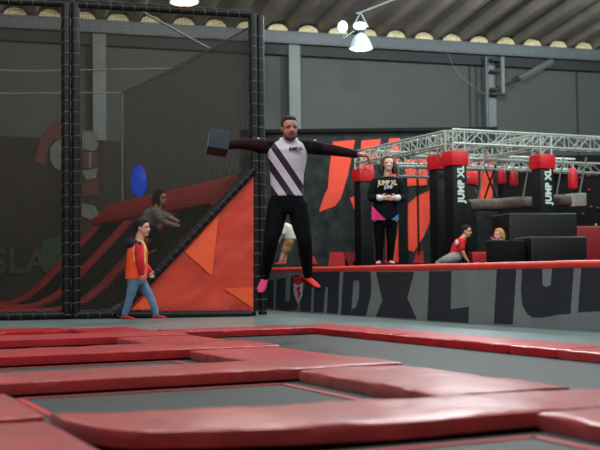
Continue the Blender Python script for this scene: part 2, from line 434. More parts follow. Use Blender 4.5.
letters2 = {
 'letter_j': [(496.8, 267.5), (516, 266.7), (512.3, 324), (493.8, 323.4)],
 'letter_u': [(522.3, 267), (541.6, 267), (542, 285), (546.3, 287.4), (550.7, 285), (552, 267), (573.3, 266.6), (570, 313.3), (556.7, 314.3), (543.5, 317.1), (532.1, 317.1), (526.5, 313.3), (522.3, 304.8), (520.8, 291.6)],
 'letter_m': [(581.3, 266.6), (625, 265), (625, 309), (577.9, 312)]}
for nme, polys in list(letters.items()) + [(k, [v]) for k, v in letters2.items()]:
    mb = MB()
    for poly in polys: mb.prism([PWt(x, y, 0.006) for x, y in poly], AV * 0.005)
    mb.build(nme, M_letter, pw, False)
em = thing('wall_emblem', 'small red and white emblem on the platform wall beside the jumping man\'s foot', 'emblem', PWt(298.5, 300, 0.01))
mb = MB(); mb.prism([PWt(x, y, 0.012) for x, y in [(293, 277), (305, 276.5), (305, 284), (302, 283), (298, 285), (294, 283)]], AV * 0.004); mb.build('red_top', M_redcap, em, False)
mb = MB(); mb.prism([PWt(x, y, 0.011) for x, y in [(293.5, 283), (303, 283), (302, 296), (298, 304), (295.5, 299), (293.5, 292)]], AV * 0.004); mb.build('white_figure', mat('emblem_white', (200, 180, 185), 0.6), em, False)
mb = MB(); mb.prism([PWt(x, y, 0.014) for x, y in [(296, 288), (300, 286), (299, 291), (301, 294), (297.5, 299), (298, 293)]], AV * 0.003); mb.build('red_mark', M_redcap, em, False)
# platform floor behind
mb = MB(); mb.box(AB(16.2, 12.5, 0.30), AV * 8.98, BV * 12, ZV * 0.31); struct(mb.build('platform_floor', M_platform, smooth=False))

# ------------------------------------------------------------------ mural wall with orange strokes
MY = 25.3
mw = thing('mural_wall', 'dark mottled wall printed with large orange strokes behind the woman', 'wall', PY(380, 262, MY))
x0 = PY(240, 132, MY); x1 = PY(497, 133, MY)
mb = MB(); mb.box(Vector(((x0.x + x1.x) / 2, MY + 0.06, (x0.z + 0.6) / 2)), Vector(((x1.x - x0.x) / 2, 0, 0)), Vector((0, 0.05, 0)), ZV * ((x0.z - 0.6) / 2)); mb.build('panel', M_mural, mw, False)
mb = MB(); mb.box(Vector(((x0.x + x1.x) / 2, MY + 0.03, x0.z)), Vector(((x1.x - x0.x) / 2, 0, 0)), Vector((0, 0.1, 0)), ZV * 0.05, 0.02); mb.build('top_rail', M_blackm, mw, False)
strokes = [
 [(333, 141.5), (355, 140), (348, 175), (341, 198), (335, 206), (319, 212), (324, 196), (328, 188), (329.5, 168)],
 [(361.5, 140.5), (381, 139), (376, 158), (372, 172), (368, 190), (357, 190)],
 [(350, 198), (357.5, 195), (357, 214), (354, 209)],
 [(389, 138.5), (400, 138), (399, 158), (396, 176), (388, 176), (386, 160)],
 [(404, 160), (427, 158), (427, 185), (407, 186)],
 [(408, 204), (417, 196), (431, 190), (432, 217), (424, 236), (414, 252), (408, 250), (408, 225)],
 [(386, 215), (397, 215), (399, 232), (399, 262), (386, 262)],
 [(463, 160), (478, 157), (478, 185), (466, 186)],
 [(481, 158), (494, 157), (492, 200), (480, 202)],
 [(466, 191), (477, 190), (474, 204), (464, 204)],
]
for poly in strokes:
    mb = MB(); mb.prism([PY(x, y, MY - 0.005) for x, y in poly], Vector((0, 0.012, 0))); o = mb.build('printed_stroke', M_orap, mw, False)
for poly, m in [([(304, 264), (307, 257), (314, 256), (318, 264)], M_redp), ([(328, 266), (330, 252), (343, 252), (349, 266)], M_redp), ([(345, 266), (345, 252), (368, 251), (378, 266)], M_redp2), ([(352, 265), (360, 251.5), (369, 251), (377, 265)], M_redp), ([(413, 263), (417, 251), (423, 251), (424, 263)], M_redp), ([(436, 255), (447, 255), (447, 263), (436, 263)], M_redp2), ([(384, 263), (388, 254), (394, 263)], M_redp)]:
    mb = MB(); mb.prism([PY(x, y, MY - 0.012) for x, y in poly], Vector((0, 0.016, 0))); mb.build('printed_triangle', m, mw, False)
for px, y0_, y1_ in ((418, 150, 255), (403, 178, 262)):
    mb = MB(); mb.box(PY(px, (y0_ + y1_) / 2, MY - 0.02), Vector((0.02 if px == 418 else 0.11, 0, 0)), Vector((0, 0.012, 0)), ZV * ((y1_ - y0_) / 2 / 43.5)); mb.build('black_stripe', M_blackm, mw, False)

# ------------------------------------------------------------------ aluminium truss rig with padded pillars
P1 = PY(457, 262, 20.0); ZP = 0.61; ZT = 3.16
P1 = Vector((P1.x, P1.y, ZP))
def truss(p, q, name, label, h=0.25, group='aluminium trusses of the obstacle rig'):
    d = (q - p); L = d.length; d.normalize(); s = d.cross(ZV).normalized()
    r = thing(name, label, 'truss', p - ZV * h, group)
    cs = [p + s * h / 2, p - s * h / 2, p + s * h / 2 - ZV * h, p - s * h / 2 - ZV * h]
    for c in cs:
        mb = MB(); mb.tube([c, c + d * L], 0.022, 8); mb.build('chord', M_truss, r)
    mb = MB(); n = max(2, int(L / 0.3)); st = L / n
    for i in range(n):
        for (c0, c1) in ((0, 2), (1, 3), (0, 1), (2, 3)):
            u, v = (c0, c1) if i % 2 == 0 else (c1, c0)
            mb.tube([cs[u] + d * st * i, cs[v] + d * st * (i + 1)], 0.010, 6)
            mb.tube([cs[c0] + d * st * i, cs[c1] + d * st * i], 0.008, 6)
    mb.build('lattice', M_truss, r)
    return r
def pillar(pos, label, text=True):
    r = thing('padded_pillar', label, 'pillar', pos, 'padded pillars of the obstacle rig')
    zc0 = 2.50; zc1 = 2.78
    mb = MB(); mb.box(Vector((pos.x, pos.y, (pos.z + zc0) / 2)), AV * 0.15, BV * 0.15, ZV * ((zc0 - pos.z) / 2), 0.02); mb.build('black_cover', M_black, r)
    mb = MB(); mb.box(Vector((pos.x, pos.y, (zc0 + zc1) / 2)), AV * 0.18, BV * 0.18, ZV * ((zc1 - zc0) / 2 - 0.001), 0.025); mb.build('red_padding', M_redcap, r)
    for i in (-1, 1):
        for j in (-1, 1):
            mb = MB(); mb.tube([Vector((pos.x, pos.y, zc1)) + AV * i * 0.125 + BV * j * 0.125, Vector((pos.x, pos.y, ZT)) + AV * i * 0.125 + BV * j * 0.125], 0.02, 8); mb.build('upright', M_truss, r)
    mb = MB()
    for j in (-1, 1):
        for k in range(2):
            z = zc1 + k * 0.19
            mb.tube([Vector((pos.x, pos.y, z)) + AV * -0.125 + BV * j * 0.125, Vector((pos.x, pos.y, z + 0.19)) + AV * 0.125 + BV * j * 0.125], 0.01, 6)
    mb.build('lattice', M_truss, r)
    if text:
        text_mesh('JUMP XL', 0.185, Vector((pos.x, pos.y, 2.17)) - BV * 0.155 + AV * 0.02, ZV, -AV, 'lettering', M_white, r, bold=0.009, sx=0.92, spacing=1.06)
    return r
pos2 = P1 + AV * 1.95; posb = P1 + BV * 3.54
pillar(P1, 'black padded pillar with red top and vertical white lettering, at the near left corner of the rig')
pillar(pos2, 'black padded pillar with red top and vertical white lettering, right of the other lettered one')
pillar(posb, 'black padded pillar with red top just left of the standing woman', False)
pillar(P1 + BV * 0.72 + AV * 0.12, 'black padded pillar behind the left lettered pillar, partly covered', False)
pillar(posb + AV * 2.6, 'black padded pillar at the back of the rig behind the logs', False)
zt = Vector((0, 0, ZT - ZP))
truss(P1 + zt - AV * 0.12, P1 + zt + AV * 5.2, 'aluminium_truss', 'aluminium lattice truss along the front of the obstacle rig')
truss(P1 + zt + BV * 0.16, posb + zt + BV * 0.1, 'aluminium_truss', 'aluminium lattice truss receding at the left end of the rig, above the woman')
truss(posb + zt + AV * 0.15, posb + zt + AV * 5.5, 'aluminium_truss', 'aluminium lattice truss along the back of the rig')
truss(pos2 + zt + BV * 0.16, pos2 + zt + BV * 3.4, 'aluminium_truss', 'aluminium lattice truss running back from the second lettered pillar')
truss(P1 + zt + BV * 1.75 + AV * 0.16 - ZV * 0.3, P1 + zt + BV * 1.75 + AV * 4.8 - ZV * 0.3, 'aluminium_truss', 'lower aluminium lattice truss in the middle of the rig', 0.2)
truss(P1 + zt + BV * 2.5 - AV * 0.0 - ZV * 0.42 + AV * 0.2, P1 + zt + BV * 2.5 + AV * 1.9 - ZV * 0.42, 'aluminium_truss', 'lowest short aluminium truss behind the left lettered pillar', 0.2)

def hang_bag(px, y0_, y1_, Y, label, w=0.13):
    w *= 0.72
    c0 = PY(px, y0_, Y); c1 = PY(px, y1_, Y)
    r = thing('hanging_bag', label, 'hanging bag', c1, 'red hanging bags on the rig')
    mb = MB(); n = 14; rings = []
    H = c0.z - c1.z
    for z, k in ((0, 0.5), (0.02, 0.8), (0.12, 1.0), (0.7, 0.95), (0.9, 0.75), (1.0, 0.4)):
        rings.append([mb.bm.verts.new(c1 + Vector((math.cos(2 * math.pi * q / n) * w * k, math.sin(2 * math.pi * q / n) * w * k, z * H))) for q in range(n)])
    mb.skin(rings); mb.build('bag', M_redcap, r)
    mb = MB(); mb.tube([c0, Vector((c0.x, c0.y, ZT - 0.45))], 0.018, 6); mb.build('strap', M_truss, r)
hang_bag(502, 169, 184, 21.9, 'red hanging bag left of the pair between the lettered pillars', 0.12)
hang_bag(514, 171, 186, 21.6, 'red hanging bag right of the pair between the lettered pillars', 0.12)
hang_bag(573, 168, 189, 21.3, 'dark red hanging bag right of the second lettered pillar', 0.13)
hang_bag(437, 166, 178, 22.2, 'red hanging bag just left of the near corner pillar', 0.12)
hang_bag(488, 153, 163, 22.8, 'small red hanging bag high behind the front truss', 0.1)

lg = thing('hanging_log', 'brown balance log hung level between the lettered pillars', 'log', PY(500, 212, 21.3))
mb = MB(); a_ = PY(468, 206, 21.0); b_ = PY(568, 200.5, 21.9)
mb.tube([a_ + (b_ - a_) * q / 8 + ZV * 0.01 * math.sin(q * 2) for q in range(9)], 0.12, 14); mb.build('log_body', M_log, lg)
mb = MB(); d_ = (b_ - a_).normalized(); mb.box(b_ + d_ * 0.18, d_ * 0.18, d_.cross(ZV) * 0.13, ZV * 0.13, 0.02); mb.build('end_block', M_greyb, lg)
for px in (478, 522, 556, 580):
    q = (px - 468) / 100; s_ = a_ + (b_ - a_) * q
    mb = MB(); mb.tube([s_ + ZV * 0.1, s_ + ZV * (ZT - 0.3 - s_.z) + AV * 0.2], 0.014, 6); mb.build('strap', M_cable, lg)
for px0, py0, px1, py1, lab in ((484, 200, 496, 165, 'black crossing strap hanging left of the pair of bags'), (497, 200, 484, 165, 'second black crossing strap behind the left lettered pillar')):
    mb = MB(); Ys = 22.35 + 0.12 * (px0 == 497); mb.tube([PY(px0, py0, Ys), PY(px1, py1, Ys)], 0.02, 6)
    tag(mb.build('hanging_strap', M_blackm), lab, 'strap', 'straps on the rig')

# black blocks and red block on the platform
def block(pxa, pxb, ytop, Y, depth, m, name, label, cat='foam block'):
    a = PY(pxa, ytop, Y); b = PY(pxb, ytop, Y + (pxb - pxa) / 61 * 0.2)
    ax = Vector((b.x - a.x, b.y - a.y, 0)); L = ax.length; ax.normalize(); ay = ZV.cross(ax)
    h = a.z - 0.612
    c = (a + b) / 2 + ay * depth / 2; c.z = 0.612 + h / 2
    mb = MB(); mb.box(c, ax * L / 2, ay * depth / 2, ZV * h / 2, 0.03, 3)
    return tag(mb.build(name, m), label, cat)
block(509, 577, 213, 19.0, 0.9, M_blk, 'foam_block', 'tall black foam block at right of the platform, highest of the black blocks')
block(531, 587, 236.5, 17.75, 0.8, M_blk, 'foam_block', 'low black foam block in front of the tall black one')
block(493, 526, 240, 17.75, 0.35, M_blackm, 'foam_block', 'small black block at the left foot of the tall black one, before the blond girl')
block(577, 630, 226, 20.8, 0.8, mat('deep_red_vinyl', (130, 8, 24), 0.5), 'foam_block', 'dark red foam block at the right edge of the platform')
block(472, 488, 252, 20.5, 0.3, M_redp, 'foam_block', 'low red foam block beside the crouching boy in red')
# dark climbing wall at right
cw = thing('climbing_wall', 'black climbing wall dotted with small red holds at the right edge', 'climbing wall', PY(600, 262, 25.6))
a = PY(498, 156, 25.6); b = PY(660, 156, 25.6)
mb = MB(); mb.box(Vector(((a.x + b.x) / 2, 25.7, (a.z + 0.61) / 2)), Vector(((b.x - a.x) / 2, 0, 0)), Vector((0, 0.06, 0)), ZV * ((a.z - 0.612) / 2)); mb.build('board', M_blackm, cw, False)
for px, py in ((588, 176), (580, 178), (597, 175), (591, 207), (598, 208), (583, 214), (589, 190), (596, 225)):
    mb = MB(); mb.sph(PY(px, py, 25.62), 0.032); mb.build('hold', M_redp2 if py != 225 else M_greyb, cw)

# ------------------------------------------------------------------ net enclosure
bL = PZ(-60, 320.9); bM = PZ(71, 318.3); bR = PZ(260, 314.8)
def topz(px, y, base): return PY(px, y, base.y).z
dirN = (bR - bM).normalized(); nrm = Vector((dirN.y, -dirN.x, 0))
zL = topz(-60, -2, bL); zM = topz(71, 3.5, bM); zR = topz(260, 14.5, bR)
def lace(mb, p, q, r, step=0.165, wrap=True):
    d = q - p; L = d.length; d = d.normalized(); s = Vector((0, -1, 0)); s = (s - d * s.dot(d)).normalized(); u = d.cross(s)
    n = int(L / step); pts = []
    for i in range(n):
        for k in range(8):
            a = 2 * math.pi * k / 8
            ad = step * i + (0.02 * k / 8 if k < 7 else step * 0.9)
            pts.append(p + d * ad + (s * math.cos(a) + u * math.sin(a)) * r)
    mb.tube(pts, 0.0042, 5)
def net_panel(p, q, zp, zq, label, sides=(1, 1), netm=M_net):
    r = thing('net_panel', label, 'safety net', p, 'net panels of the court cage')
    R = 0.062; d = (q - p).normalized()
    p = p + d * R * 1.05; q = q - d * R * 1.05
    pt = Vector((p.x, p.y, zp)); qt = Vector((q.x, q.y, zq)); pb = p + ZV * 0.05; qb = q + ZV * 0.05
    mb = MB(); mb.net(pb, qb, qt, pt); mb.build('net', netm, r, False)
    for nm_, u, v, rad in (('bottom_tube', pb, qb, 0.06), ('top_tube', pt, qt, 0.055)) + ((('post', pb, pt, R),) if sides[0] else ()) + ((('post', qb, qt, R),) if sides[1] else ()):
        mb = MB(); mb.tube([u, u + (v - u) * 0.33, u + (v - u) * 0.66, v], rad, 12); t_ = mb.build(nm_, M_black, r)
        mb = MB(); lace(mb, u, v, rad + 0.004); mb.build('lacing_rope', M_rope, t_)
    return r
net_panel(bL, bM, zL, zM, 'black netting panel cut off by the left edge of the photo')
net_panel(bM, bR, zM, zR, 'black netting panel between the two double posts, behind the walking boy')
# side net running back along B from the right post
bS = bR + dirN * 0.0
sd = thing('side_net', 'grey side netting of the court receding behind the right double post', 'safety net', bR + BV * 0.1, 'net panels of the court cage')
q0 = bR + dirN * 0.065 + BV * 0.07; q1 = bR + BV * 7.3 + dirN * 0.065
mb = MB(); mb.net(Vector((q0.x, q0.y, 0.05)), Vector((q1.x, q1.y, 0.05)), Vector((q1.x, q1.y, zR)), Vector((q0.x, q0.y, zR - 0.1))); mb.build('net', M_net2, sd, False)
mb = MB(); mb.tube([Vector((q0.x, q0.y, 0.0)), Vector((q0.x, q0.y, zR))], 0.062, 12); ps = mb.build('post', M_black, sd)
mb = MB(); lace(mb, Vector((q0.x, q0.y, 0.05)), Vector((q0.x, q0.y, zR)), 0.066); mb.build('lacing_rope', M_rope, ps)
mb = MB(); mb.tube([Vector((q0.x, q0.y, zR - 0.08)), (q0 + q1) / 2 + ZV * (zR - 0.12), Vector((q1.x, q1.y, zR))], 0.016, 6); mb.build('top_cable', M_cable, sd)
mb = MB(); mb.tube([Vector((q1.x, q1.y, 0)), Vector((q1.x, q1.y, zR))], 0.025, 8); mb.build('corner_post', M_cable, sd)
zc = zR
m1 = q0 + (q1 - q0) * 0.28 + ZV * (zR - 0.1); m2 = q0 + (q1 - q0) * 0.56 + ZV * (zR - 0.06)
mp = bM + dirN * 0.9 + ZV * zM
mb = MB(); mb.tube([m1, (m1 + mp) / 2 - ZV * 0.02, Vector((mp.x, mp.y, zM - 0.03))], 0.02, 6)
tag(mb.build('roof_cable', M_cable), 'pale cable from the net corner up to the top tube, nearest of the cage cables', 'cable', 'cables over the court cage')
mb = MB(); l2 = m2 - dirN * 4.6 ; mb.tube([m2, (m2 + l2) / 2 - ZV * 0.1, l2 - ZV * 0.1], 0.016, 6)
tag(mb.build('roof_cable', M_cable), 'grey cable crossing the middle of the court cage from the side net', 'cable', 'cables over the court cage')
q1t = Vector((q1.x, q1.y, zR)); l3 = q1t - dirN * 6
mb = MB(); mb.tube([q1t, (q1t + l3) / 2 - ZV * 0.08, l3], 0.016, 6)
tag(mb.build('roof_cable', M_cable), 'grey cable along the far end of the court cage', 'cable', 'cables over the court cage')

# ------------------------------------------------------------------ bank of tilted trampolines behind the net (ramp along the side net)
A1r = -0.12; BN = 0.0
def RAB(a, b, z=0.0): return bR + dirN * a + BV * b + ZV * (z - bR.z)
ZTOP = 1.98
def ramp_z(a):
    a0 = A1r - 2.35; x = (a - a0)
    if x <= 0: return 0.0
    s = ZTOP / 1.85
    k = 0.9
    if x < k: return s * x * x / (2 * k)
    return s * (x - k / 2)
RA = [A1r - 5.5 + 0.1 * i for i in range(56)]
RA = [a for a in RA if a <= A1r + 0.001]
def ramp_strip(b, w, label, a_from):
    mb = MB(); rings = []
    for a in [x for x in RA if a_from <= x <= A1r - 0.42]:
        z = ramp_z(a); e = 0.01
        sl = (ramp_z(a + e) - ramp_z(a - e)) / (2 * e); nv = (ZV - dirN * sl).normalized()
        c = RAB(a, b, z + 0.01)
        ring = []
        for u, h in ((-w, 0), (-w, 0.05), (-w * 0.7, 0.085), (0, 0.09), (w * 0.7, 0.085), (w, 0.05), (w, 0)):
            ring.append(mb.bm.verts.new(c + BV * u + nv * h))
        rings.append(ring)
    mb.skin(rings)
    return tag(mb.build('ramp_pad', M_padr), label, 'trampoline pad', 'red pads on the tilted bank')
SB = [BN + x for x in (2.0, 4.3, 6.6)]
for i, b in enumerate(SB):
    ramp_strip(b, 0.20, ['curved red pad climbing the tilted bank, nearest, beside the walking boy', 'curved red pad climbing the tilted bank, middle one', 'curved red pad climbing the tilted bank, farthest'][i], A1r - 5.2)
mb = MB()
bb0 = BN + 0.2; bb1 = BN + 7.0; rings = []
zz0 = ZTOP
for i in range(30):
    b = bb0 + (bb1 - bb0) * i / 29; ring = []
    s = ZTOP / 1.85; nv = (ZV - dirN * s).normalized(); tv = (dirN + ZV * s).normalized()
    c = RAB(A1r - 0.28, b, ramp_z(A1r - 0.28) + 0.03)
    for u, h in ((-0.28, 0.0), (-0.28, 0.07), (-0.22, 0.10), (0.22, 0.10), (0.28, 0.07), (0.28, 0.0)): ring.append(mb.bm.verts.new(c + tv * u + nv * h))
    rings.append(ring)
mb.skin(rings)
tag(mb.build('ramp_pad', M_padr), 'straight red pad along the top of the tilted bank under the side net', 'trampoline pad', 'red pads on the tilted bank')
edges = [BN + 0.12] + SB + [BN + 7.2]
for i in range(4):
    mb = MB(); lo = edges[i] + (0.2 if i else 0.05); hi = edges[i + 1] - 0.2
    r0 = [mb.bm.verts.new(RAB(a, lo, ramp_z(a) + 0.02)) for a in RA]; r1 = [mb.bm.verts.new(RAB(a, hi, ramp_z(a) + 0.02)) for a in RA]
    mb.skin([r0, r1], cap=False, closed=False)
    tag(mb.build('tilted_trampoline', M_blackm), ['tilted black trampoline bed nearest the orange end panel', 'tilted black trampoline bed second from the orange end panel', 'tilted black trampoline bed third from the orange end panel', 'tilted black trampoline bed at the far end of the bank'][i], 'trampoline', 'tilted beds of the bank')
# orange end panel in front of the net
ep = thing('ramp_end_panel', 'orange triangular vinyl panel closing the tilted bank, right of the walking boy', 'panel', bR - dirN * 1.5)
off = Vector((0, -0.09, 0))
NB = Vector((-dirN.y, dirN.x, 0))
NPt = lambda x, y, o=0.09: PL(x, y, bR - NB * o, NB)
tri = [(118, 313.5), (253.5, 311.5), (253.5, 172)]
# gently wrinkled triangle
mb = MB(); N = 26; P_, Q_, T_ = [NPt(*p) for p in tri]; rows = []
for i in range(N + 1):
    row = []
    for j in range(N + 1 - i):
        u = j / N; v = i / N
        p = P_ + (Q_ - P_) * u + (T_ - P_) * v
        w = 0.016 * noise.noise(Vector((u * 5 + v * 3, v * 9, 2.0))) + 0.01 * noise.noise(Vector((u * 12, v * 16, 7)))
        row.append(mb.bm.verts.new(p - BV * w))
    rows.append(row)
for i in range(N):
    for j in range(N - i):
        mb.bm.faces.new([rows[i][j], rows[i][j + 1], rows[i + 1][j]])
        if j < N - i - 1: mb.bm.faces.new([rows[i][j + 1], rows[i + 1][j + 1], rows[i + 1][j]])
mb.build('orange_sheet', M_orange, ep)
for poly in ([(185, 252), (219, 214), (212, 276)], [(224, 288.5), (253, 287), (253, 308)], [(131, 310), (148, 293), (160, 310)]):
    mb = MB(); mb.prism([NPt(x, y, 0.118) for x, y in poly], BV * 0.004); o = mb.build('light_triangle', M_orange2, ep, False)
mb = MB(); u, v = NPt(117, 315, 0.13), NPt(254, 170, 0.13)
mb.tube([u, u + (v - u) * 0.5, v], 0.055, 12); tb = mb.build('diagonal_tube', M_black, ep)
mb = MB(); lace(mb, u, v, 0.06, 0.12); mb.build('lacing_rope', M_rope, tb)
mb = MB(); u, v = NPt(117, 315, 0.12), NPt(252, 314, 0.12); mb.tube([u, v], 0.05, 12); tb = mb.build('bottom_tube', M_black, ep)
mb = MB(); lace(mb, u + ZV * 0.04, v + ZV * 0.04, 0.045, 0.12); mb.build('lacing_rope', M_rope, tb)

# dark banner at the far end of the court with dim prints
BB = bR.dot(BV) + 8.2
def BP(x, y, o=0.0): return PL(x, y, AB(0, BB - o, 0), BV)
bn = thing('court_banner', 'dark printed banner wall at the far end of the netted court', 'banner', AB(3, BB, 0))
mb = MB(); mb.box(AB(1.25, BB + 0.06, 1.72), AV * 5.25, BV * 0.05, ZV * 1.72); mb.build('sheet', M_ban, bn, False)
for poly, m in (
    ([(83, 131), (98, 131), (98, 147), (94, 151), (82, 149)], M_bang), ([(50, 148), (56, 141), (63, 139), (63, 172), (55, 168), (50, 160)], M_bang),
    ([(83, 152), (97, 152), (97, 168), (83, 168)], M_banr), ([(82, 171), (98, 168), (96, 178), (86, 180)], M_bang),
    ([(82, 183), (98, 179), (98, 195), (82, 196)], M_banr), ([(82, 203), (95, 206), (99, 215), (90, 220), (82, 216)], M_bang),
    ([(34, 160), (42, 135), (52, 121), (64, 119), (64, 138), (54, 140), (48, 148), (44, 166)], M_banr),
    ([(38, 262), (44, 240), (60, 236), (66, 252), (58, 268), (44, 270)], M_bangr)):
    mb = MB(); mb.prism([BP(x, y, 0.006) for x, y in poly], BV * 0.005); mb.build('printed_shape', m, bn, False)
mb = MB(); mb.prism([BP(x, y, 0.012) for x, y in [(89, 153), (92, 152), (91, 168), (88.5, 168)]], BV * 0.004); mb.build('printed_shape', M_bang, bn, False)
c_ = BP(20, 262, 0.012)
text_mesh('SLA', 0.72, c_, AV, ZV, 'lettering', M_bant, bn, bold=0.012)

# blue lamp on the back wall seen through the net
bl = thing('blue_lamp', 'glowing blue oval lamp high on the wall behind the net', 'lamp', PY(139, 197, 26.0))
c = PY(139, 181, 26.0)
mb = MB(); mb.ell(c, Vector((0.19, 0, 0)), Vector((0, 0.1, 0)), ZV * 0.38); mb.build('lens', M_blue, bl)
mb = MB(); mb.box(c + Vector((0, 0.16, 0)), Vector((0.12, 0, 0)), Vector((0, 0.1, 0)), ZV * 0.3, 0.03); mb.build('housing', M_blackm, bl)
e = c + Vector((0, 0.2, 0)); mb = MB(); mb.tube([e, e + Vector((0, 2.2, 0))], 0.025, 8); mb.build('mounting_arm', M_blackm, bl)

# ------------------------------------------------------------------ high-bay lamps
def highbay(px, py, Y, w, label, lensm, arm=True):
    c = PY(px, py, Y); r = thing('high_bay_lamp', label, 'lamp', c, 'high-bay lamps under the roof')
    n = 24
    def lathe(nm_, prof_, m):
        mb = MB(); rings = [[mb.bm.verts.new(c + Vector((math.cos(2 * math.pi * k / n) * x, math.sin(2 * math.pi * k / n) * x, z))) for k in range(n)] for x, z in prof_]
        mb.skin(rings); return mb.build(nm_, m, r)
    lathe('reflector', [(w * 0.98, 0.0), (w, 0.01), (w * 0.9, 0.07 * w / 0.29), (w * 0.72, 0.2 * w / 0.29), (w * 0.5, 0.3 * w / 0.29), (w * 0.22, 0.36 * w / 0.29), (w * 0.2, 0.37 * w / 0.29)], M_glow)
    lathe('lamp_glass', [(w * 0.3, -0.03), (w * 0.75, -0.025), (w * 0.93, 0.0), (w * 0.93, 0.008)], lensm)
    lathe('gear_housing', [(w * 0.2, 0.37 * w / 0.29), (w * 0.3, 0.4 * w / 0.29), (w * 0.3, 0.62 * w / 0.29), (w * 0.15, 0.66 * w / 0.29)], M_seam)
    if arm:
        t = c + ZV * 0.85; mb = MB(); mb.tube([c + Vector((-0.16, 0, 0.55)), t, c + Vector((0.17, 0, 0.5))], 0.022, 6); mb.build('hanger', M_lampm, r)
        u_ = PY(400, -3, Y - 0.3); u2 = PY(440, -22, Y - 0.6); mb = MB(); mb.tube([t - Vector((0.1, 0, 0.02)), t, u_, u2], 0.024, 8); mb.build('conduit', M_lampm, r)
        mb = MB(); mb.ell(c + Vector((-0.42, 0, 0.52)), Vector((0.11, 0, 0)), Vector((0, 0.1, 0)), ZV * 0.13); bulb = mb.build('side_bulb', M_lens, r)
        mb = MB(); mb.tube([c + Vector((-0.42, 0, 0.40)), c + Vector((-0.40, 0, 0.25)), c + Vector((-0.15, 0, 0.42))], 0.012, 6); mb.build('flex', M_lampm, r)
        mb = MB(); mb.ell(c + Vector((-0.02, -0.05, 0.52)), Vector((0.15, 0, 0)), Vector((0, 0.1, 0)), ZV * 0.09); mb.build('ignitor_glass', M_lens, r)
    return c
lc = highbay(361, 48.5, 25.5, 0.28, 'bell-shaped metal lamp glowing cool white under the corrugated roof', M_lens)
lw = highbay(184, 2.5, 22.0, 0.30, 'warm glowing lamp cut off by the top edge above the net', M_lensw, False)

# ------------------------------------------------------------------ figures
SKIN = mat('skin', (208, 154, 132), 0.5, var=0.06)
SKIN2 = mat('tan_skin', (184, 124, 102), 0.5, var=0.06)
DEYE = mat('dark_eye', (24, 18, 16), 0.3, var=0)
LIP = mat('lips', (150, 78, 72), 0.5, var=0)
TEETH = mat('teeth', (225, 215, 205), 0.4, var=0)
def cr(pts, sub):
    out = []; n = len(pts)
    for i in range(n - 1):
        p0 = pts[max(i - 1, 0)]; p1 = pts[i]; p2 = pts[i + 1]; p3 = pts[min(i + 2, n - 1)]
        for k in range(sub):
            t = k / sub
            out.append(p1 + (p2 - p0) * (0.5 * t) + (p0 * 2 - p1 * 5 + p2 * 4 - p3) * (0.5 * t * t) + (p1 * 3 - p0 - p2 * 3 + p3) * (0.5 * t ** 3))
    out.append(pts[-1]); return out
def limb(mb, pts, rad, sub=5, n=16, ends=True):
    pts = [Vector(p) for p in pts]; P = cr(pts, sub)
    Rr = cr([Vector((r, 0, 0)) for r in rad], sub)
    mb.tube(P, [max(0.003, r.x) for r in Rr], n)
    if ends: mb.sph(pts[0], rad[0] * 0.98); mb.sph(pts[-1], rad[-1] * 0.98)
def remesh(mb, name, m, parent, voxel, smooth=4):
    bmesh.ops.recalc_face_normals(mb.bm, faces=mb.bm.faces)
    me = bpy.data.meshes.new(name); mb.bm.to_mesh(me); mb.bm.free()
    ob = bpy.data.objects.new(name, me); COL.objects.link(ob)
    md = ob.modifiers.new('r', 'REMESH'); md.mode = 'VOXEL'; md.voxel_size = voxel
    ms = ob.modifiers.new('s', 'SMOOTH'); ms.factor = 0.5; ms.iterations = smooth
    dg = bpy.context.evaluated_depsgraph_get(); dg.update()
    m2 = bpy.data.meshes.new_from_object(ob.evaluated_get(dg)); bpy.data.objects.remove(ob); bpy.data.meshes.remove(me)
    base = wl(parent)
    for v in m2.vertices: v.co -= base
    m2.name = name; m2.materials.clear()
    for k in (m if isinstance(m, (list, tuple)) else [m]): m2.materials.append(k)
    for p in m2.polygons: p.use_smooth = True
    o = bpy.data.objects.new(name, m2); COL.objects.link(o); o.parent = parent
    return o
def hand(mb, wrist, d, palm, thumb, L=0.18, curl=0.5, k=1.0):
    """palm + four unequal fingers + thumb. d: pointing, palm: palm normal, thumb: thumb side"""
    d = d.normalized(); palm = (palm - d * palm.dot(d)).normalized(); th = d.cross(palm)
    if th.dot(thumb) < 0: th = -th
    pl = L * 0.5; w = L * 0.22
    mb.loft([(wrist - d * 0.01, th * w * 0.62, palm * L * 0.12), (wrist + d * pl * 0.4, th * w * 0.95, palm * L * 0.13), (wrist + d * pl * 0.85, th * w, palm * L * 0.11), (wrist + d * pl * 1.02, th * w * 0.9, palm * L * 0.085)], 14)
    for i, (u, fl) in enumerate(((0.78, 0.43), (0.27, 0.48), (-0.25, 0.45), (-0.75, 0.36))):
        b = wrist + d * pl * 0.9 + th * w * u; pts = [b]; ang = 0; dd = d + th * u * 0.12
        for s in (0.45, 0.32, 0.25):
            ang += curl * (0.8 + 0.1 * i)
            v = dd * math.cos(ang) + palm * math.sin(ang)
            pts.append(pts[-1] + v.normalized() * fl * L * s)
        limb(mb, pts, [L * 0.052 * k, L * 0.05 * k, L * 0.045 * k, L * 0.038 * k], 3, 10)
    b = wrist + d * pl * 0.25 + th * w * 0.75
    v1 = (d * 0.7 + th * 0.75 + palm * 0.2).normalized(); v2 = (d * 0.9 + th * 0.25 + palm * 0.35 * (0.5 + curl)).normalized()
    limb(mb, [b, b + v1 * L * 0.2, b + v1 * L * 0.2 + v2 * L * 0.2], [L * 0.065 * k, L * 0.056 * k, L * 0.044 * k], 3, 10)
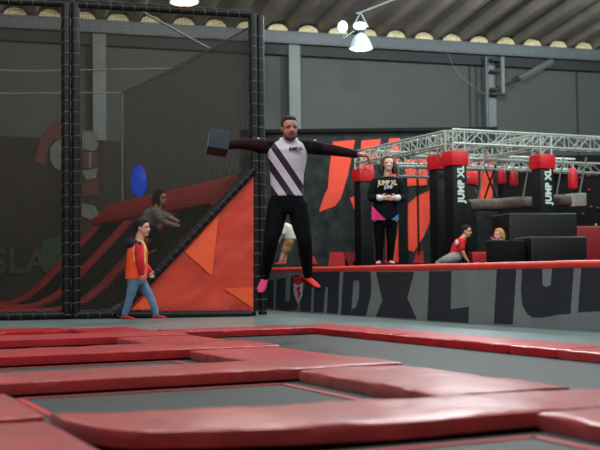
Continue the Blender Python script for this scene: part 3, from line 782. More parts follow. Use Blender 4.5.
def head(mb, chin, up, fwd, H, neck):
    """adds head + neck to the body builder; returns basis"""
    up = up.normalized(); fwd = (fwd - up * fwd.dot(up)).normalized(); rt = fwd.cross(up)
    C_ = lambda r, f_, u: chin + rt * r * H + fwd * f_ * H + up * u * H
    # origin: chin bottom, f measured from the centre axis of the head
    mb.ell(C_(0, -0.04, 0.62), rt * 0.335 * H, fwd * 0.41 * H, up * 0.38 * H)
    mb.ell(C_(0, 0.07, 0.36), rt * 0.285 * H, fwd * 0.315 * H, up * 0.33 * H)
    mb.ell(C_(0, 0.16, 0.13), rt * 0.18 * H, fwd * 0.2 * H, up * 0.13 * H)
    mb.loft([(C_(0, 0.30, 0.56), rt * 0.035 * H, fwd * 0.05 * H), (C_(0, 0.37, 0.46), rt * 0.05 * H, fwd * 0.07 * H), (C_(0, 0.41, 0.38), rt * 0.075 * H, fwd * 0.075 * H), (C_(0, 0.36, 0.34), rt * 0.05 * H, fwd * 0.05 * H)], 10)
    for s in (-1, 1):
        mb.ell(C_(0.335 * s, -0.06, 0.46), rt * 0.035 * H, fwd * 0.075 * H, up * 0.13 * H, 12, 8)
        mb.ell(C_(0.16 * s, 0.30, 0.58), rt * 0.12 * H, fwd * 0.05 * H, up * 0.035 * H, 12, 8)
    limb(mb, [neck, C_(0, -0.12, 0.1), C_(0, -0.1, 0.35)], [0.27 * H, 0.25 * H, 0.25 * H])
    return C_, rt, fwd, up, H
def face(hb, parent, brow=None, smile=False, lip=LIP):
    C_, rt, fw, up, H = hb
    for s in (-1, 1):
        mb = MB(); mb.ell(C_(0.145 * s, 0.335, 0.515), rt * 0.045 * H, fw * 0.03 * H, up * 0.024 * H, 10, 8); mb.build('eye', DEYE, parent)
    if brow:
        for s in (-1, 1):
            mb = MB(); limb(mb, [C_(0.06 * s, 0.37, 0.585), C_(0.15 * s, 0.36, 0.605), C_(0.24 * s, 0.29, 0.585)], [0.014 * H, 0.018 * H, 0.01 * H], 3, 8, False)
            mb.build('eyebrow', brow, parent)
    mb = MB()
    limb(mb, [C_(-0.12, 0.315, 0.235 if smile else 0.22), C_(0, 0.375, 0.215), C_(0.12, 0.315, 0.235 if smile else 0.22)], [0.012 * H, 0.024 * H, 0.012 * H], 4, 8, False)
    mb.build('mouth', TEETH if smile else lip, parent)
def hair_cap(mb, hb, top=0.05, back=0.06, grow=1.06):
    C_, rt, fw, up, H = hb
    mb.ell(C_(0, -0.10 - back * 0.3, 0.68 + top * 0.4), rt * 0.345 * H * grow, fw * 0.39 * H * grow, up * 0.36 * H * grow)
    mb.ell(C_(0, -0.02, 0.90), rt * 0.27 * H * grow, fw * 0.33 * H * grow, up * 0.12 * H * grow)
    mb.ell(C_(0, -0.26, 0.42), rt * 0.28 * H, fw * 0.20 * H, up * 0.25 * H)
    for s in (-1, 1): mb.ell(C_(0.30 * s, -0.02, 0.62), rt * 0.06 * H, fw * 0.14 * H, up * 0.12 * H)
def shoe(mb, ank, toe_dir, down, L, k=1.0):
    """foot shape from the ankle: heel, instep, toes"""
    t = toe_dir.normalized(); dn = (down - t * down.dot(t)).normalized(); s = t.cross(dn); h = L * 0.26
    sole = ank + dn * h
    mb.loft([(sole - t * L * 0.26 - dn * L * 0.10, s * L * 0.05, dn * L * 0.04), (sole - t * L * 0.24 - dn * L * 0.11, s * L * 0.12, dn * L * 0.11), (sole - t * L * 0.08 - dn * L * 0.14, s * L * 0.135, dn * L * 0.14),
             (sole + t * L * 0.18 - dn * L * 0.12, s * L * 0.15, dn * L * 0.12), (sole + t * L * 0.45 - dn * L * 0.085, s * L * 0.18, dn * L * 0.085), (sole + t * L * 0.62 - dn * L * 0.06, s * L * 0.16, dn * L * 0.06), (sole + t * L * 0.72 - dn * L * 0.045, s * L * 0.08, dn * L * 0.035)], 16)
    limb(mb, [ank - dn * 0.02, sole - dn * L * 0.12], [L * 0.15 * k, L * 0.14 * k], 3, 14)

# stripe material for the man's shirt (object coordinates, origin at his root)
def stripe_mat(name, base, dark, k, centres, width):
    m = bpy.data.materials.new(name); m.use_nodes = True; nt = m.node_tree; b = nt.nodes['Principled BSDF']; b.inputs['Roughness'].default_value = 0.7
    tc = nt.nodes.new('ShaderNodeTexCoord'); sp = nt.nodes.new('ShaderNodeSeparateXYZ'); nt.links.new(tc.outputs['Object'], sp.inputs[0])
    mu = nt.nodes.new('ShaderNodeMath'); mu.operation = 'MULTIPLY_ADD'; mu.inputs[1].default_value = k; nt.links.new(sp.outputs['Z'], mu.inputs[0]); nt.links.new(sp.outputs['X'], mu.inputs[2])
    prev = None
    for c in centres:
        cp = nt.nodes.new('ShaderNodeMath'); cp.operation = 'COMPARE'; cp.inputs[1].default_value = c; cp.inputs[2].default_value = width / 2
        nt.links.new(mu.outputs[0], cp.inputs[0])
        if prev is None: prev = cp.outputs[0]
        else:
            mx = nt.nodes.new('ShaderNodeMath'); mx.operation = 'MAXIMUM'; nt.links.new(prev, mx.inputs[0]); nt.links.new(cp.outputs[0], mx.inputs[1]); prev = mx.outputs[0]
    mix = nt.nodes.new('ShaderNodeMix'); mix.data_type = 'RGBA'; mix.inputs[6].default_value = lin(base); mix.inputs[7].default_value = lin(dark)
    nt.links.new(prev, mix.inputs[0]); nt.links.new(mix.outputs[2], b.inputs['Base Color'])
    return m
X = Vector((1, 0, 0)); Yv = Vector((0, 1, 0))
BLK = mat('black_fabric', (12, 13, 16), 0.9, spec=0.15, var=0.2, bump=0.3, bscale=25)
TROU = mat('black_trousers', (8, 10, 14), 0.9, spec=0.15, var=0.2, bump=0.4, bscale=18)
HAIRB = mat('dark_brown_hair', (22, 16, 13), 0.8, var=0.3, vscale=60, bump=0.8, bscale=90)
BEARD = mat('dark_beard', (84, 50, 40), 0.8, var=0.3, vscale=80)
MAROON = mat('maroon_fabric', (36, 14, 19), 0.85, spec=0.2)

def man():
    Y0 = 11.0
    J = lambda px, py, dy=0.0: PY(px, py, Y0 + dy)
    root = thing('person', 'man jumping in mid-air with arms spread, striped shirt and black trousers, holding a cube', 'person', J(287, 289))
    root.location = Vector((J(287, 289).x, Y0, J(287, 289).z))
    chin = J(289.5, 140, -0.07)
    hb_up = Vector((0.02, -0.10, 1)); hb_f = Vector((0.28, -0.95, -0.12))
    sec = [(J(287, 209), .155, .11), (J(287, 200), .16, .115), (J(287, 188), .148, .105), (J(287, 174), .155, .108), (J(287.5, 160), .178, .12), (J(287.5, 150), .195, .118), (J(288, 145.5, .01), .15, .085), (J(288, 141.5, .01), .08, .065)]
    mb = MB(); mb.loft([(c, X * a, Yv * b) for c, a, b in sec])
    hb = head(mb, chin, hb_up, hb_f, 0.235, J(288.3, 146, .02))
    shL = J(267, 147); elL = J(243, 144, -0.02); wrL = J(227, 145.5, -0.03)
    shR = J(309, 147); elR = J(335, 150.5, -0.02); wrR = J(357, 154.5, -0.08)
    limb(mb, [J(278, 149), shL, elL, wrL], [.055, .062, .047, .031]); limb(mb, [J(298, 149), shR, elR, wrR], [.055, .062, .047, .031])
    hand(mb, wrL, Vector((-1, -.12, -.1)), Vector((0, -1, 0)), ZV, 0.185, 0.22)
    hand(mb, wrR, Vector((1, -.15, -.12)), Vector((-.1, -.1, -1)), Vector((0, -1, 0)), 0.19, 0.62)
    hips = (J(278, 209), J(298, 209)); kn = (J(271, 241, -0.10), J(304.5, 240, -0.08)); an = (J(265, 276), J(308, 275.5))
    for i in (0, 1): limb(mb, [hips[i] + ZV * .05, (hips[i] + kn[i]) / 2, kn[i], (kn[i] * 0.62 + an[i] * 0.38), an[i]], [.085, .074, .052, .05, .034])
    fd = (Vector((-.28, -.62, -.72)), Vector((.62, -.55, -.38))); fdn = (Vector((0, .7, -.7)), Vector((-.2, .3, -1)))
    for i in (0, 1): shoe(mb, an[i], fd[i], fdn[i], 0.225, 0.9)
    body = remesh(mb, 'body', SKIN2, root, 0.006, 3)
    face(hb, body, BEARD, lip=mat('man_lips', (120, 60, 54), 0.6))
    # hair and beard
    mb = MB(); hair_cap(mb, hb, 0.03, 0.0, 1.03); remesh(mb, 'hair', HAIRB, root, 0.006, 3)
    C_, rt, fw, up, H = hb
    mb = MB(); mb.ell(C_(0, 0.12, 0.10), rt * 0.24 * H, fw * 0.25 * H, up * 0.15 * H)
    for s in (-1, 1): limb(mb, [C_(0.30 * s, 0.0, 0.5), C_(0.27 * s, 0.08, 0.28), C_(0.16 * s, 0.24, 0.11)], [.02 * H, .05 * H, .07 * H], 4, 10)
    limb(mb, [C_(-.14, .31, .24), C_(-.1, .35, .285), C_(0, .39, .30), C_(.1, .35, .285), C_(.14, .31, .24)], [.02 * H] * 5, 3, 8)
    remesh(mb, 'beard', BEARD, root, 0.005, 2)
    # shirt
    mb = MB(); sh = [(J(287.5, 196.5), .172, .128), (J(287, 188), .162, .122), (J(287, 174), .17, .124), (J(287.5, 160), .195, .138), (J(287.5, 150), .208, .134), (J(288, 144.8, .01), .205, .112), (J(288.3, 141, .01), .105, .088), (J(288.5, 139.3, .0), .078, .075)]
    mb.loft([(c + ZV * (0.03 * ((k == 0) * 0)), X * a, Yv * b) for k, (c, a, b) in enumerate(sh)])
    q = root.location
    # stripe centres in shirt coordinates
    def qv(px, py): p = J(px, py); return (p.x - q.x) + 0.667 * (p.z - q.z)
    MATS['jersey'] = stripe_mat('striped_jersey', (206, 196, 206), (30, 22, 38), 0.667, [qv(284.5, 163.5), qv(268.5, 163.5), qv(252.5, 163.5)], 0.076)
    remesh(mb, 'shirt', MATS['jersey'], root, 0.008, 3)
    for s, (a, b, c, e) in ((-1, (J(272.5, 147), shL, elL, wrL)), (1, (J(303.5, 147), shR, elR, wrR))):
        mb = MB(); limb(mb, [a + Vector((-.0 * s, 0, .0)), b, b + (e - b) * 0.24], [.07, .071, .064]); sl = remesh(mb, 'sleeve', BLK, root, 0.008, 2)
        mb = MB(); limb(mb, [b, (b + c) / 2, c, c + (e - c) * 0.94], [.074, .066, .056, .041]); remesh(mb, 'undersleeve', MAROON, root, 0.007, 2)
        lg_ = J(258.5, 138.5, -0.07) if s < 0 else J(315, 140.5, -0.07)
        mb = MB(); mb.ell(lg_, X * 0.014, Yv * 0.02, ZV * 0.009); mb.build('sleeve_mark', M_white, sl)
    # collar
    mb = MB(); ring = [J(288.7, 139.8, -0.01) + X * math.cos(2 * math.pi * k / 20) * .082 + Yv * math.sin(2 * math.pi * k / 20) * .078 + ZV * (0.028 * math.sin(2 * math.pi * k / 20)) for k in range(21)]
    mb.tube(ring, 0.016, 8); mb.build('collar', mat('white_collar', (205, 200, 205), 0.7), root)
    text_mesh('JUMP XL', 0.036, J(296, 148.6, -0.135), X, ZV, 'chest_lettering', mat('navy_print', (30, 26, 60), 0.7), root, bold=0.002, depth=0.012)
    # trousers
    mb = MB(); mb.loft([(J(287, 195), X * .158, Yv * .118), (J(287, 201), X * .178, Yv * .126), (J(287, 209), X * .19, Yv * .125), (J(287, 214), X * .17, Yv * .11)])
    for i in (0, 1): limb(mb, [hips[i] + ZV * .03, (hips[i] + kn[i]) / 2, kn[i], (kn[i] * 0.6 + an[i] * 0.4), an[i] - ZV * 0.0], [.105, .096, .076, .068, .046])
    remesh(mb, 'trousers', TROU, root, 0.008, 3)
    mb = MB(); shoe(mb, an[0], fd[0], fdn[0], 0.25, 1.0); o = remesh(mb, 'sock', mat('pink_sock', (226, 70, 120), 0.8), root, 0.006, 2); o['label'] = 'bright pink sock'
    mb = MB(); shoe(mb, an[1], fd[1], fdn[1], 0.25, 1.0); o = remesh(mb, 'sock', mat('red_sock', (214, 30, 40), 0.8), root, 0.006, 2); o['label'] = 'red sock with a dark sole'
    for i in (0, 1):
        t = fd[i].normalized(); dn = (fdn[i] - t * fdn[i].dot(t)).normalized(); s = t.cross(dn); so = an[i] + dn * 0.25 * 0.24
        mb = MB(); mb.loft([(so - t * .06, s * .02, dn * .012), (so - t * .04, s * .034, dn * .018), (so + t * .1, s * .04, dn * .016), (so + t * .165, s * .036, dn * .014), (so + t * .19, s * .018, dn * .01)], 14)
        mb.build('sole', BLK, root)
    return root
man()
# foam cube in his hand
cc = PY(218.3, 143, 10.78)
cb = thing('foam_cube', 'dark slate foam cube held out in the jumping man\'s hand', 'foam cube', cc - ZV * 0.1)
Rz = Matrix.Rotation(math.radians(9), 3, 'Z'); Rx = Matrix.Rotation(math.radians(-17), 3, 'X'); Ry = Matrix.Rotation(math.radians(7), 3, 'Y')
RM = Ry @ Rx @ Rz
mb = MB(); mb.box(cc, RM @ X * 0.1, RM @ Yv * 0.1, RM @ ZV * 0.1, 0.012, 3); mb.build('foam_body', mat('slate_foam', (48, 56, 66), 0.9, var=0.15, vscale=20), cb)
for ax, m_, nm_ in ((-(RM @ X), mat('grey_foam', (112, 110, 100), 0.9), 'grey_face'), (-(RM @ ZV), mat('maroon_foam', (60, 24, 26), 0.9), 'maroon_face')):
    u_ = RM @ Yv * 0.088; v_ = ax.cross(RM @ Yv).normalized() * 0.088
    mb = MB(); mb.box(cc + ax * 0.1005, u_, v_, ax * 0.0015); mb.build(nm_, m_, cb, False)

def boy():
    Y0 = 13.7; J = lambda px, py, dy=0.0: PY(px, py, Y0 + dy)
    root = thing('person', 'boy walking to the right in an orange vest, red sleeves and blue jeans', 'person', Vector((J(140, 322).x, Y0, 0)))
    fw = Vector((0.96, -0.28, 0)); sd_ = Vector((0.28, 0.96, 0))
    mb = MB()
    secs = [(J(136, 283), .105, .125), (J(136.5, 274), .10, .12), (J(137, 262), .098, .12), (J(137.5, 250), .105, .135), (J(138, 244), .08, .12), (J(138.5, 240.5), .05, .06)]
    mb.loft([(c, fw * a, sd_ * b) for c, a, b in secs])
    hb = head(mb, J(142.5, 236.5), Vector((.04, 0, 1)), Vector((.97, -.25, -.04)), 0.215, J(138.5, 243))
    sN = J(137.5, 247, -.13); eN = J(140, 261, -.17); wN = J(141.5, 272.5, -.16)
    sF = J(139.5, 247, .13); eF = J(142, 261, .18); wF = J(149, 270.5, .12)
    limb(mb, [sN, eN, wN], [.045, .034, .024]); limb(mb, [sF, eF, wF], [.045, .034, .024])
    hand(mb, wN, Vector((.1, 0, -1)), Vector((0, 1, 0)), fw, .125, .35, 1.1); hand(mb, wF, Vector((.5, 0, -1)), Vector((0, -1, 0)), fw, .125, .35, 1.1)
    hN = J(134.5, 280, -.07); kN = J(129.5, 299, -.07); aN = J(124.5, 315.3, -.05)
    hF = J(139.5, 280, .07); kF = J(150.5, 297.5, .05); aF = J(156, 314.6, .05)
    legs = ((hF, kF, aF), (hN, kN, aN))
    for h_, k_, a_ in legs: limb(mb, [h_ + ZV * .04, (h_ + k_) / 2, k_, (k_ + a_) / 2, a_], [.068, .06, .044, .042, .03])
    shoe(mb, aN, Vector((1, -.1, -.02)), -ZV, .165, .9); shoe(mb, aF, Vector((1, -.15, .04)), -ZV, .165, .9)
    body = remesh(mb, 'body', SKIN, root, .0055, 3); face(hb, body, HAIRB)
    mb = MB(); hair_cap(mb, hb, .14, .10, 1.13); remesh(mb, 'hair', HAIRB, root, .006, 2)
    mb = MB(); mb.loft([(J(136, 279, -.0), fw * .135, sd_ * .15), (J(136.5, 272), fw * .135, sd_ * .15), (J(137, 260), fw * .13, sd_ * .15), (J(137.5, 250), fw * .125, sd_ * .145), (J(138, 244.5), fw * .09, sd_ * .10), (J(138.5, 241.5), fw * .06, sd_ * .06)])
    remesh(mb, 'vest', mat('orange_vest', (255, 84, 34), .6, var=.08, bump=.5, bscale=10), root, .008, 3)
    RS = mat('red_jumper', (196, 18, 34), .8, bump=.4, bscale=20); NV = mat('navy_hood', (28, 28, 46), .8)
    mb = MB(); limb(mb, [sN + Vector((.0, .02, .01)), eN, wN], [.066, .055, .042]); remesh(mb, 'sleeve', RS, root, .007, 2)
    mb = MB(); limb(mb, [sF, eF, wF], [.062, .052, .04]); remesh(mb, 'sleeve', RS, root, .007, 2)
    mb = MB(); limb(mb, [J(130.5, 242, .05), J(129.5, 243.5), J(132, 243, -.08), J(139, 244.5, -.13)], [.055, .07, .062, .04]); remesh(mb, 'hood', NV, root, .007, 2)
    # pale edging round the armhole
    mb = MB(); c = J(139.5, 250, -.185); pts = []
    for k in range(15):
        a = math.pi * (1.12 - 1.24 * k / 14)
        pts.append(c + fw * math.cos(a) * .075 + ZV * (math.sin(a) * .115 + .0) + Yv * (.05 * abs(math.sin(a)) ** 2 + .0))
    pts = [pts[0] - ZV * .1] + pts + [pts[-1] - ZV * .12]
    mb.tube(pts, .011, 8); mb.build('vest_edging', mat('pale_yellow_trim', (225, 205, 120), .7), root)
    mb = MB(); mb.loft([(J(136, 276), fw * .115, sd_ * .135), (J(136.3, 281), fw * .115, sd_ * .14), (J(136.8, 284.5), fw * .1, sd_ * .12)])
    for h_, k_, a_ in legs: limb(mb, [h_ + ZV * .02, (h_ + k_) / 2, k_, (k_ + a_) / 2, a_ + ZV * .012], [.074, .064, .05, .046, .04])
    remesh(mb, 'jeans', mat('blue_jeans', (92, 124, 150), .8, var=.25, vscale=9, bump=.4, bscale=14), root, .007, 3)
    RSK = mat('red_slipper_sock', (196, 24, 40), .8)
    mb = MB(); shoe(mb, aN, Vector((1, -.1, -.02)), -ZV, .185); remesh(mb, 'sock', RSK, root, .006, 2)
    mb = MB(); shoe(mb, aF, Vector((1, -.15, .04)), -ZV, .185); remesh(mb, 'sock', RSK, root, .006, 2)
boy()

def woman():
    Y0 = 16.3; J = lambda px, py, dy=0.0: PY(px, py, Y0 + dy)
    root = thing('person', 'smiling woman with dark wavy hair in a black hoodie standing on the platform', 'person', Vector((J(384, 264).x, Y0, 0.612)))
    mb = MB()
    mb.loft([(c, X * a, Yv * b) for c, a, b in ((J(385, 226), .155, .11), (J(385.5, 215), .16, .11), (J(386, 203), .13, .1), (J(386.5, 190), .155, .115), (J(387, 182), .165, .1), (J(387.3, 178.5), .12, .075), (J(387.5, 176), .06, .055))])
    hb = head(mb, J(388.3, 171.2, -.05), Vector((.03, 0, 1)), Vector((.06, -1, -.03)), .225, J(387.5, 178))
    sL = J(375.5, 183); eL = J(371, 197.5, -.03); wL = J(380.5, 198, -.2); sR = J(398.8, 183); eR = J(403, 197.5, -.03); wR = J(397, 198, -.2)
    limb(mb, [J(380, 182), sL, eL, wL], [.06, .055, .042, .028]); limb(mb, [J(394, 182), sR, eR, wR], [.06, .055, .042, .028])
    hand(mb, wL, Vector((1, -.35, .0)), Vector((.3, .9, .2)), ZV, .165, .45); hand(mb, wR, Vector((-1, -.25, -.05)), Vector((-.3, .9, .2)), ZV, .165, .45)
    hp = (J(379, 224), J(392, 224)); kn = (J(379.5, 243, -.02), J(391, 243, -.03)); an = (J(379, 260.2), J(390, 260))
    for i in (0, 1): limb(mb, [hp[i] + ZV * .06, (hp[i] + kn[i]) / 2, kn[i], (kn[i] + an[i]) / 2, an[i]], [.085, .075, .052, .048, .034])
    sdv = (Vector((-.2, -1, 0)), Vector((.25, -1, 0)))
    for i in (0, 1): shoe(mb, an[i], sdv[i], -ZV, .2, .9)
    body = remesh(mb, 'body', mat('fair_skin', (232, 182, 160), .5, var=.05), root, .006, 3); face(hb, body, None, True)
    HW = mat('dark_wavy_hair', (52, 36, 30), .6, var=.4, vscale=40, bump=.8, bscale=60)
    mb = MB(); hair_cap(mb, hb, .05, .05, 1.06); C_, rt, fwd, up, H = hb
    for s in (-1, 1):
        for f_, w in ((-.02, .33), (-.12, .37), (-.26, .3)):
            limb(mb, [C_(w * s, f_ - .05, .72), C_((w + .10) * s, f_ - .02, .45), C_((w + .14) * s, f_, .15), C_((w + .08) * s, f_ + .02, -.12)], [.08 * H, .11 * H, .13 * H, .07 * H], 4, 10)
    limb(mb, [C_(0, -.3, .6), C_(0, -.34, .2), C_(0, -.3, -.1)], [.3 * H, .3 * H, .2 * H])
    rnd = random.Random(3)
    for q in range(60):
        a = rnd.uniform(.25, 1.75) * math.pi - math.pi * .5 + math.pi * .5; u_ = rnd.uniform(-.05, .95); r_ = .40 + .06 * rnd.random() - (.16 if u_ > .8 else 0)
        x_, f_ = math.sin(a) * r_, math.cos(a) * r_
        if f_ > .12: continue
        c = C_(x_, f_ - .06, u_); k = rnd.uniform(.06, .10) * H; mb.ell(c, X * k, Yv * k, ZV * k * 1.3, 10, 6)
    remesh(mb, 'hair', HW, root, .007, 2)
    HD = mat('black_hoodie', (15, 19, 23), .9, spec=.15, var=.15, bump=.4, bscale=12)
    mb = MB(); mb.loft([(c, X * a, Yv * b) for c, a, b in ((J(385.5, 220), .20, .15), (J(385.5, 214), .20, .15), (J(386, 203), .185, .145), (J(386.5, 190), .195, .15), (J(387, 182), .19, .125), (J(387.3, 178), .135, .095), (J(387.5, 176.6), .075, .07))])
    remesh(mb, 'hoodie', HD, root, .008, 3)
    for s, (a, b, e) in enumerate(((sL, eL, wL), (sR, eR, wR))):
        mb = MB(); limb(mb, [a + Vector((.04 * (1 - 2 * s), 0, .0)), a, b, b + (e - b) * .8], [.078, .072, .058, .05]); remesh(mb, 'sleeve', HD, root, .008, 2)
        mb = MB(); limb(mb, [b + (e - b) * .70, b + (e - b) * 1.0], [.05, .046], 4, 16); o = remesh(mb, 'cuff', mat('white_cuff', (214, 216, 214), .7), root, .007, 2)
    mb = MB()
    mb.prism([J(x, y, -.157) for x, y in [(371.8, 205.5), (386, 220), (371.8, 220)]], Vector((0, .05, 0))); o = mb.build('pink_corner', mat('hot_pink', (236, 44, 128), .7), root, False)
    mb = MB(); mb.prism([J(x, y, -.15) for x, y in [(391, 220), (398.5, 214), (398.5, 220)]], Vector((0, .05, 0))); mb.build('blue_corner', mat('sky_blue', (80, 140, 190), .7), root, False)
    text_mesh('JUMP XL', .095, J(387.5, 183, -.155), X, ZV, 'chest_lettering', mat('yellow_print', (226, 206, 160), .7), root, bold=.004, depth=.02, sx=.78)
    text_mesh('JUMP', .06, J(388.5, 187.3, -.155), X, ZV, 'chest_lettering', mat('lilac_print', (178, 184, 214), .7), root, bold=.004, depth=.02, sx=.9)
    mb = MB(); mb.loft([(J(385.5, 217), X * .17, Yv * .125), (J(385.5, 223), X * .165, Yv * .13), (J(385.5, 227), X * .145, Yv * .11)])
    for i in (0, 1): limb(mb, [hp[i] + ZV * .03, (hp[i] + kn[i]) / 2, kn[i], (kn[i] + an[i]) / 2, an[i] + ZV * .01], [.086, .082, .066, .058, .05])
    remesh(mb, 'trousers', TROU, root, .008, 3)
    for i in (0, 1):
        mb = MB(); shoe(mb, an[i], sdv[i], -ZV, .22); remesh(mb, 'shoe', mat('pink_shoe', (226, 130, 140), .7), root, .007, 2)
woman()

def child_white():
    Y0 = 21.5; J = lambda px, py, dy=0.0: PY(px, py, Y0 + dy)
    root = thing('person', 'blond child in a white top on the platform, seen between the jumping man\'s legs', 'person', Vector((J(283, 266).x, Y0, .612)))
    fw = Vector((-.92, -.4, 0)); sd_ = Vector((.4, -.92, 0))
    mb = MB(); mb.loft([(J(290, 241), fw * .09, sd_ * .11), (J(289, 235), fw * .1, sd_ * .12), (J(286.5, 228), fw * .1, sd_ * .125), (J(284, 224), fw * .06, sd_ * .09)])
    hb = head(mb, J(280, 224.5), Vector((-.12, 0, 1)), fw, .19, J(284, 226))
    for s in (-1, 1):
        limb(mb, [J(285, 226, .1 * s), J(283, 233, .12 * s), J(280, 239, .08 * s)], [.04, .032, .024])
        hand(mb, J(280, 239, .08 * s), Vector((-.3, 0, -1)), Vector((-.8, 0, .2)), fw, .12, .4, 1.1)
        limb(mb, [J(289, 241, .06 * s), J(285.5 + s, 250, .06 * s), J(282.5 + 2 * s, 261, .06 * s)], [.075, .052, .034])
        shoe(mb, J(282.5 + 2 * s, 262, .06 * s), fw, -ZV, .16)
    body = remesh(mb, 'body', SKIN, root, .007, 2); face(hb, body)
    mb = MB(); hair_cap(mb, hb, .06, .06, 1.08); remesh(mb, 'hair', mat('blond_hair', (206, 186, 140), .6, var=.2, vscale=40), root, .008, 2)
    mb = MB(); mb.loft([(J(290, 239), fw * .14, sd_ * .15), (J(289, 234), fw * .145, sd_ * .15), (J(286.5, 227), fw * .13, sd_ * .15), (J(284, 223), fw * .075, sd_ * .1)])
    for s in (-1, 1): limb(mb, [J(285.5, 226, .1 * s), J(283, 232.5, .125 * s)], [.062, .055])
    remesh(mb, 'top', mat('white_top', (216, 210, 200), .8), root, .008, 2)
    mb = MB(); 
    for s in (-1, 1): limb(mb, [J(289.5, 240, .06 * s), J(286 + s, 250, .06 * s)], [.095, .08])
    remesh(mb, 'shorts', mat('patterned_shorts', (168, 124, 84), .8, var=.6, vscale=14), root, .008, 2)
    mb = MB(); shoe(mb, J(280.5, 262, -.06), fw, -ZV, .17); remesh(mb, 'shoe', mat('orange_shoe', (220, 84, 56), .8), root, .008, 2)
    mb = MB(); shoe(mb, J(284.5, 262, .06), fw, -ZV, .17); remesh(mb, 'shoe', MATS['orange_shoe'], root, .008, 2)
child_white()
def boy_red():
    Y0 = 18.9; J = lambda px, py, dy=0.0: PY(px, py, Y0 + dy)
    root = thing('person', 'boy in a red T-shirt crouching on the platform before the near lettered pillar', 'person', Vector((J(455, 266).x, Y0, .612)))
    fw = Vector((.9, -.43, 0)); sd_ = Vector((.43, .9, 0))
    mb = MB(); mb.loft([(J(455.5, 258), fw * .11, sd_ * .12), (J(457, 252), fw * .09, sd_ * .115), (J(459, 245), fw * .095, sd_ * .125), (J(461, 240), fw * .08, sd_ * .11), (J(462.5, 237.5), fw * .045, sd_ * .05)])
    hb = head(mb, J(466, 237), Vector((.15, 0, 1)), fw, .20, J(462, 239.5))
    for s in (-1, 1):
        limb(mb, [J(460.5, 242, .12 * s), J(462, 250, .14 * s), J(466, 258.5, .12 * s)], [.045, .036, .026])
        hand(mb, J(466, 258.5, .12 * s), Vector((.5, -.1, -.6)), Vector((-.4, 0, -.6)), sd_ * -s, .12, .25, 1.1)
        limb(mb, [J(455.5, 258, .07 * s), J(447, 260.5, .1 * s - .1), J(437.5, 264, .1 * s)], [.075, .055, .036])
        shoe(mb, J(437, 263.5, .1 * s), Vector((-1, 0, -.3)), Vector((-.3, .2, -1)), .16)
    body = remesh(mb, 'body', SKIN, root, .007, 2); face(hb, body, HAIRB)
    mb = MB(); hair_cap(mb, hb, .06, .05, 1.06); remesh(mb, 'hair', HAIRB, root, .008, 2)
    mb = MB(); mb.loft([(J(456.5, 254.5), fw * .12, sd_ * .14), (J(458.5, 246), fw * .115, sd_ * .145), (J(460.5, 240.3), fw * .1, sd_ * .13), (J(462, 237.8), fw * .06, sd_ * .065)])
    for s in (-1, 1): limb(mb, [J(460.5, 242, .12 * s), J(461.5, 248, .14 * s)], [.068, .06])
    remesh(mb, 'shirt', mat('red_shirt', (214, 24, 34), .8), root, .008, 2)
    mb = MB(); mb.ell(J(456.8, 242.5, -.21), X * .03, Yv * .02, ZV * .045); mb.build('shirt_mark', M_white, root)
    mb = MB()
    for s in (-1, 1): limb(mb, [J(456, 257, .06 * s), J(447, 259.5, .1 * s - .1), J(440, 262.5, .1 * s)], [.105, .08, .06])
    remesh(mb, 'trousers', mat('grey_trousers', (138, 136, 130), .8), root, .008, 2)
boy_red()
def girl():
    Y0 = 18.75; J = lambda px, py, dy=0.0: PY(px, py, Y0 + dy)
    root = thing('person', 'blond-haired girl peeking over the small black block', 'person', Vector((J(502, 262).x, Y0, .612)))
    fw = Vector((-.85, -.5, 0)); sd_ = Vector((.5, -.85, 0))
    mb = MB(); mb.loft([(J(503, 266), fw * .10, sd_ * .12), (J(503, 254), fw * .09, sd_ * .11), (J(502.5, 246), fw * .09, sd_ * .12), (J(502, 242.5), fw * .05, sd_ * .06)])
    hb = head(mb, J(498.5, 241), Vector((0, 0, 1)), fw, .205, J(502, 244))
    for s in (-1, 1):
        limb(mb, [J(501, 246, -.1 * s), J(496, 250, -.14 * s), J(493.5, 242, -.1 * s)], [.045, .036, .026]); hand(mb, J(493.5, 242, -.1 * s), Vector((-.3, 0, 1)), fw, -fw, .12, .4, 1.1)
    for s in (-1, 1): limb(mb, [J(503, 264, .08 * s), J(497, 263.5, .1 * s - .1), J(504, 265, .12 * s)], [.06, .05, .035])
    body = remesh(mb, 'body', SKIN, root, .007, 2); face(hb, body)
    mb = MB(); hair_cap(mb, hb, .05, .06, 1.1); C_, rt, fwd, up, H = hb
    limb(mb, [C_(0, -.32, .7), C_(0, -.38, .3), C_(0, -.36, -.1)], [.28 * H, .3 * H, .22 * H])
    for s in (-1, 1): limb(mb, [C_(.3 * s, -.15, .7), C_(.36 * s, -.2, .35), C_(.33 * s, -.2, 0)], [.13 * H, .14 * H, .1 * H])
    remesh(mb, 'hair', mat('dark_blond_hair', (176, 132, 82), .6, var=.3, vscale=40), root, .008, 2)
    mb = MB(); mb.loft([(J(503, 262), fw * .13, sd_ * .15), (J(503, 254), fw * .12, sd_ * .14), (J(502.5, 246), fw * .11, sd_ * .14), (J(502, 243), fw * .06, sd_ * .07)])
    remesh(mb, 'top', BLK, root, .009, 2)
girl()
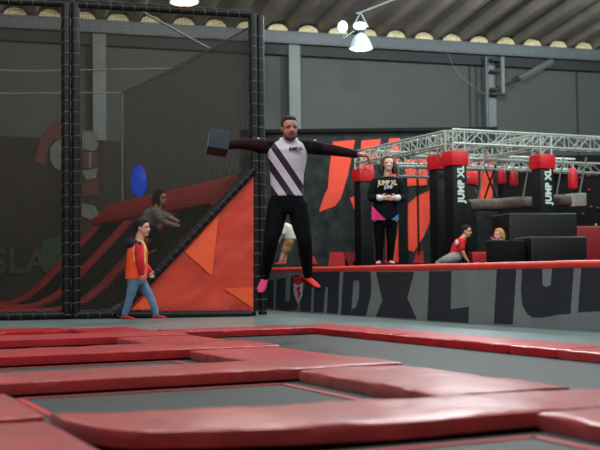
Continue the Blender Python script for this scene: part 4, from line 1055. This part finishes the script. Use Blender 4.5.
def climber():
    # crouching on the tilted bank behind the net
    Y0 = PL(155, 240, RAB(A1r - 0.9, 3.0, ramp_z(A1r - 0.9)), (ZV - dirN * 1.07).normalized()).y
    Y0 = min(max(Y0, 16.6), 19.0)
    J = lambda px, py, dy=0.0: PY(px, py, Y0 + dy)
    root = thing('person', 'long-haired person in a grey top bending forward on the tilted bank behind the net', 'person', J(152, 238))
    fw = Vector((.92, -.3, -.25)); sd_ = Vector((.3, .95, 0))
    mb = MB(); mb.loft([(J(147, 230), fw * .11, sd_ * .15), (J(149.5, 222), fw * .1, sd_ * .14), (J(153.5, 213), fw * .11, sd_ * .16), (J(156, 208.5), fw * .06, sd_ * .09)])
    hb = head(mb, J(160, 205), Vector((.1, 0, 1)), Vector((.9, -.35, -.35)), .225, J(157, 208))
    for s, e_, w_ in ((-1, (163, 221), (180, 226.5)), (1, (167, 216), (182, 224))):
        limb(mb, [J(154.5, 212, .13 * s), J(*e_, .14 * s), J(*w_, .1 * s)], [.05, .04, .028]); hand(mb, J(*w_, .1 * s), Vector((1, -.2, -.25)), Vector((0, 0, -1)), sd_ * -s, .16, .2)
        limb(mb, [J(148, 231, .09 * s), J(158, 238, .1 * s), J(150, 250, .1 * s)], [.085, .06, .04]); shoe(mb, J(150, 250, .1 * s), Vector((.9, -.2, .3)), Vector((.3, 0, -1)), .22)
    body = remesh(mb, 'body', SKIN, root, .007, 2); face(hb, body, HAIRB)
    mb = MB(); hair_cap(mb, hb, .05, .06, 1.1); C_, rt, fwd, up, H = hb
    limb(mb, [C_(0, -.3, .7), C_(0.05, -.32, .2), C_(.05, -.2, -.2)], [.28 * H, .28 * H, .16 * H])
    for s in (-1, 1): limb(mb, [C_(.32 * s, -.05, .75), C_(.38 * s, .02, .4), C_(.34 * s, .08, -.05)], [.12 * H, .14 * H, .08 * H])
    remesh(mb, 'hair', HAIRB, root, .008, 2)
    mb = MB(); mb.loft([(J(147, 229), fw * .14, sd_ * .175), (J(149.5, 221), fw * .13, sd_ * .17), (J(153.5, 212.5), fw * .13, sd_ * .18), (J(156, 208), fw * .075, sd_ * .11)])
    for s, e_ in ((-1, (163, 221)), (1, (167, 216))): limb(mb, [J(154.5, 212, .13 * s), J(*e_, .14 * s)], [.075, .058])
    remesh(mb, 'top', mat('grey_top', (150, 140, 132), .8), root, .008, 2)
    mb = MB()
    for s in (-1, 1): limb(mb, [J(148, 230, .08 * s), J(158, 238, .1 * s), J(150.5, 249, .1 * s)], [.11, .08, .06])
    remesh(mb, 'trousers', BLK, root, .008, 2)
climber()

# ------------------------------------------------------------------ light
w = bpy.data.worlds.new('hall'); SC.world = w; w.use_nodes = True
w.node_tree.nodes['Background'].inputs[0].default_value = (0.62, 0.72, 0.75, 1); w.node_tree.nodes['Background'].inputs[1].default_value = 0.22
def area(name, p, size, power, col=(0.86, 0.96, 1.0), aim=None):
    l = bpy.data.lights.new(name, 'AREA'); l.shape = 'DISK'; l.size = size; l.energy = power; l.color = col
    o = bpy.data.objects.new(name, l); COL.objects.link(o); o.location = p
    d = (Vector(aim) - Vector(p)) if aim else Vector((0, 0, -1))
    o.rotation_euler = d.to_track_quat('-Z', 'Y').to_euler()
    return o
def lamp(p, power, col=(0.88, 0.97, 1.0), r=0.35):
    l = bpy.data.lights.new('unseen_light', 'POINT'); l.energy = power; l.color = col; l.shadow_soft_size = r
    o = bpy.data.objects.new('unseen_light', l); COL.objects.link(o); o.location = p
for p, e, c in (((-0.5, -2.0, 6.0), 650, None), ((-1.5, 7.5, 7.5), 500, None), ((0.5, 4.5, 7.6), 650, None), ((6.0, 8.5, 7.3), 750, None), ((-4.0, 9.0, 7.3), 500, (1, .93, .84)), ((1.8, 15.0, 6.7), 900, None), ((8.0, 17.5, 6.4), 900, None), ((-1.2, 21.5, 6.9), 420, (1, .9, .76)), ((-7, 18, 6.8), 220, (1, .9, .76)), ((3.5, 23.0, 6.6), 800, None), ((9.5, 25.0, 6.6), 800, None)):  # unseen lights added without fixtures; the first, behind the camera, brightens front faces
    lamp(p, e, c or (0.88, 0.97, 1.0))
vs = SC.view_settings; vs.view_transform = 'Standard'; vs.look = 'None'; vs.gamma = 1; vs.use_curve_mapping = False; vs.exposure = 0.0
SC.cycles.use_denoising = True
SC.cycles.transparent_max_bounces = 16
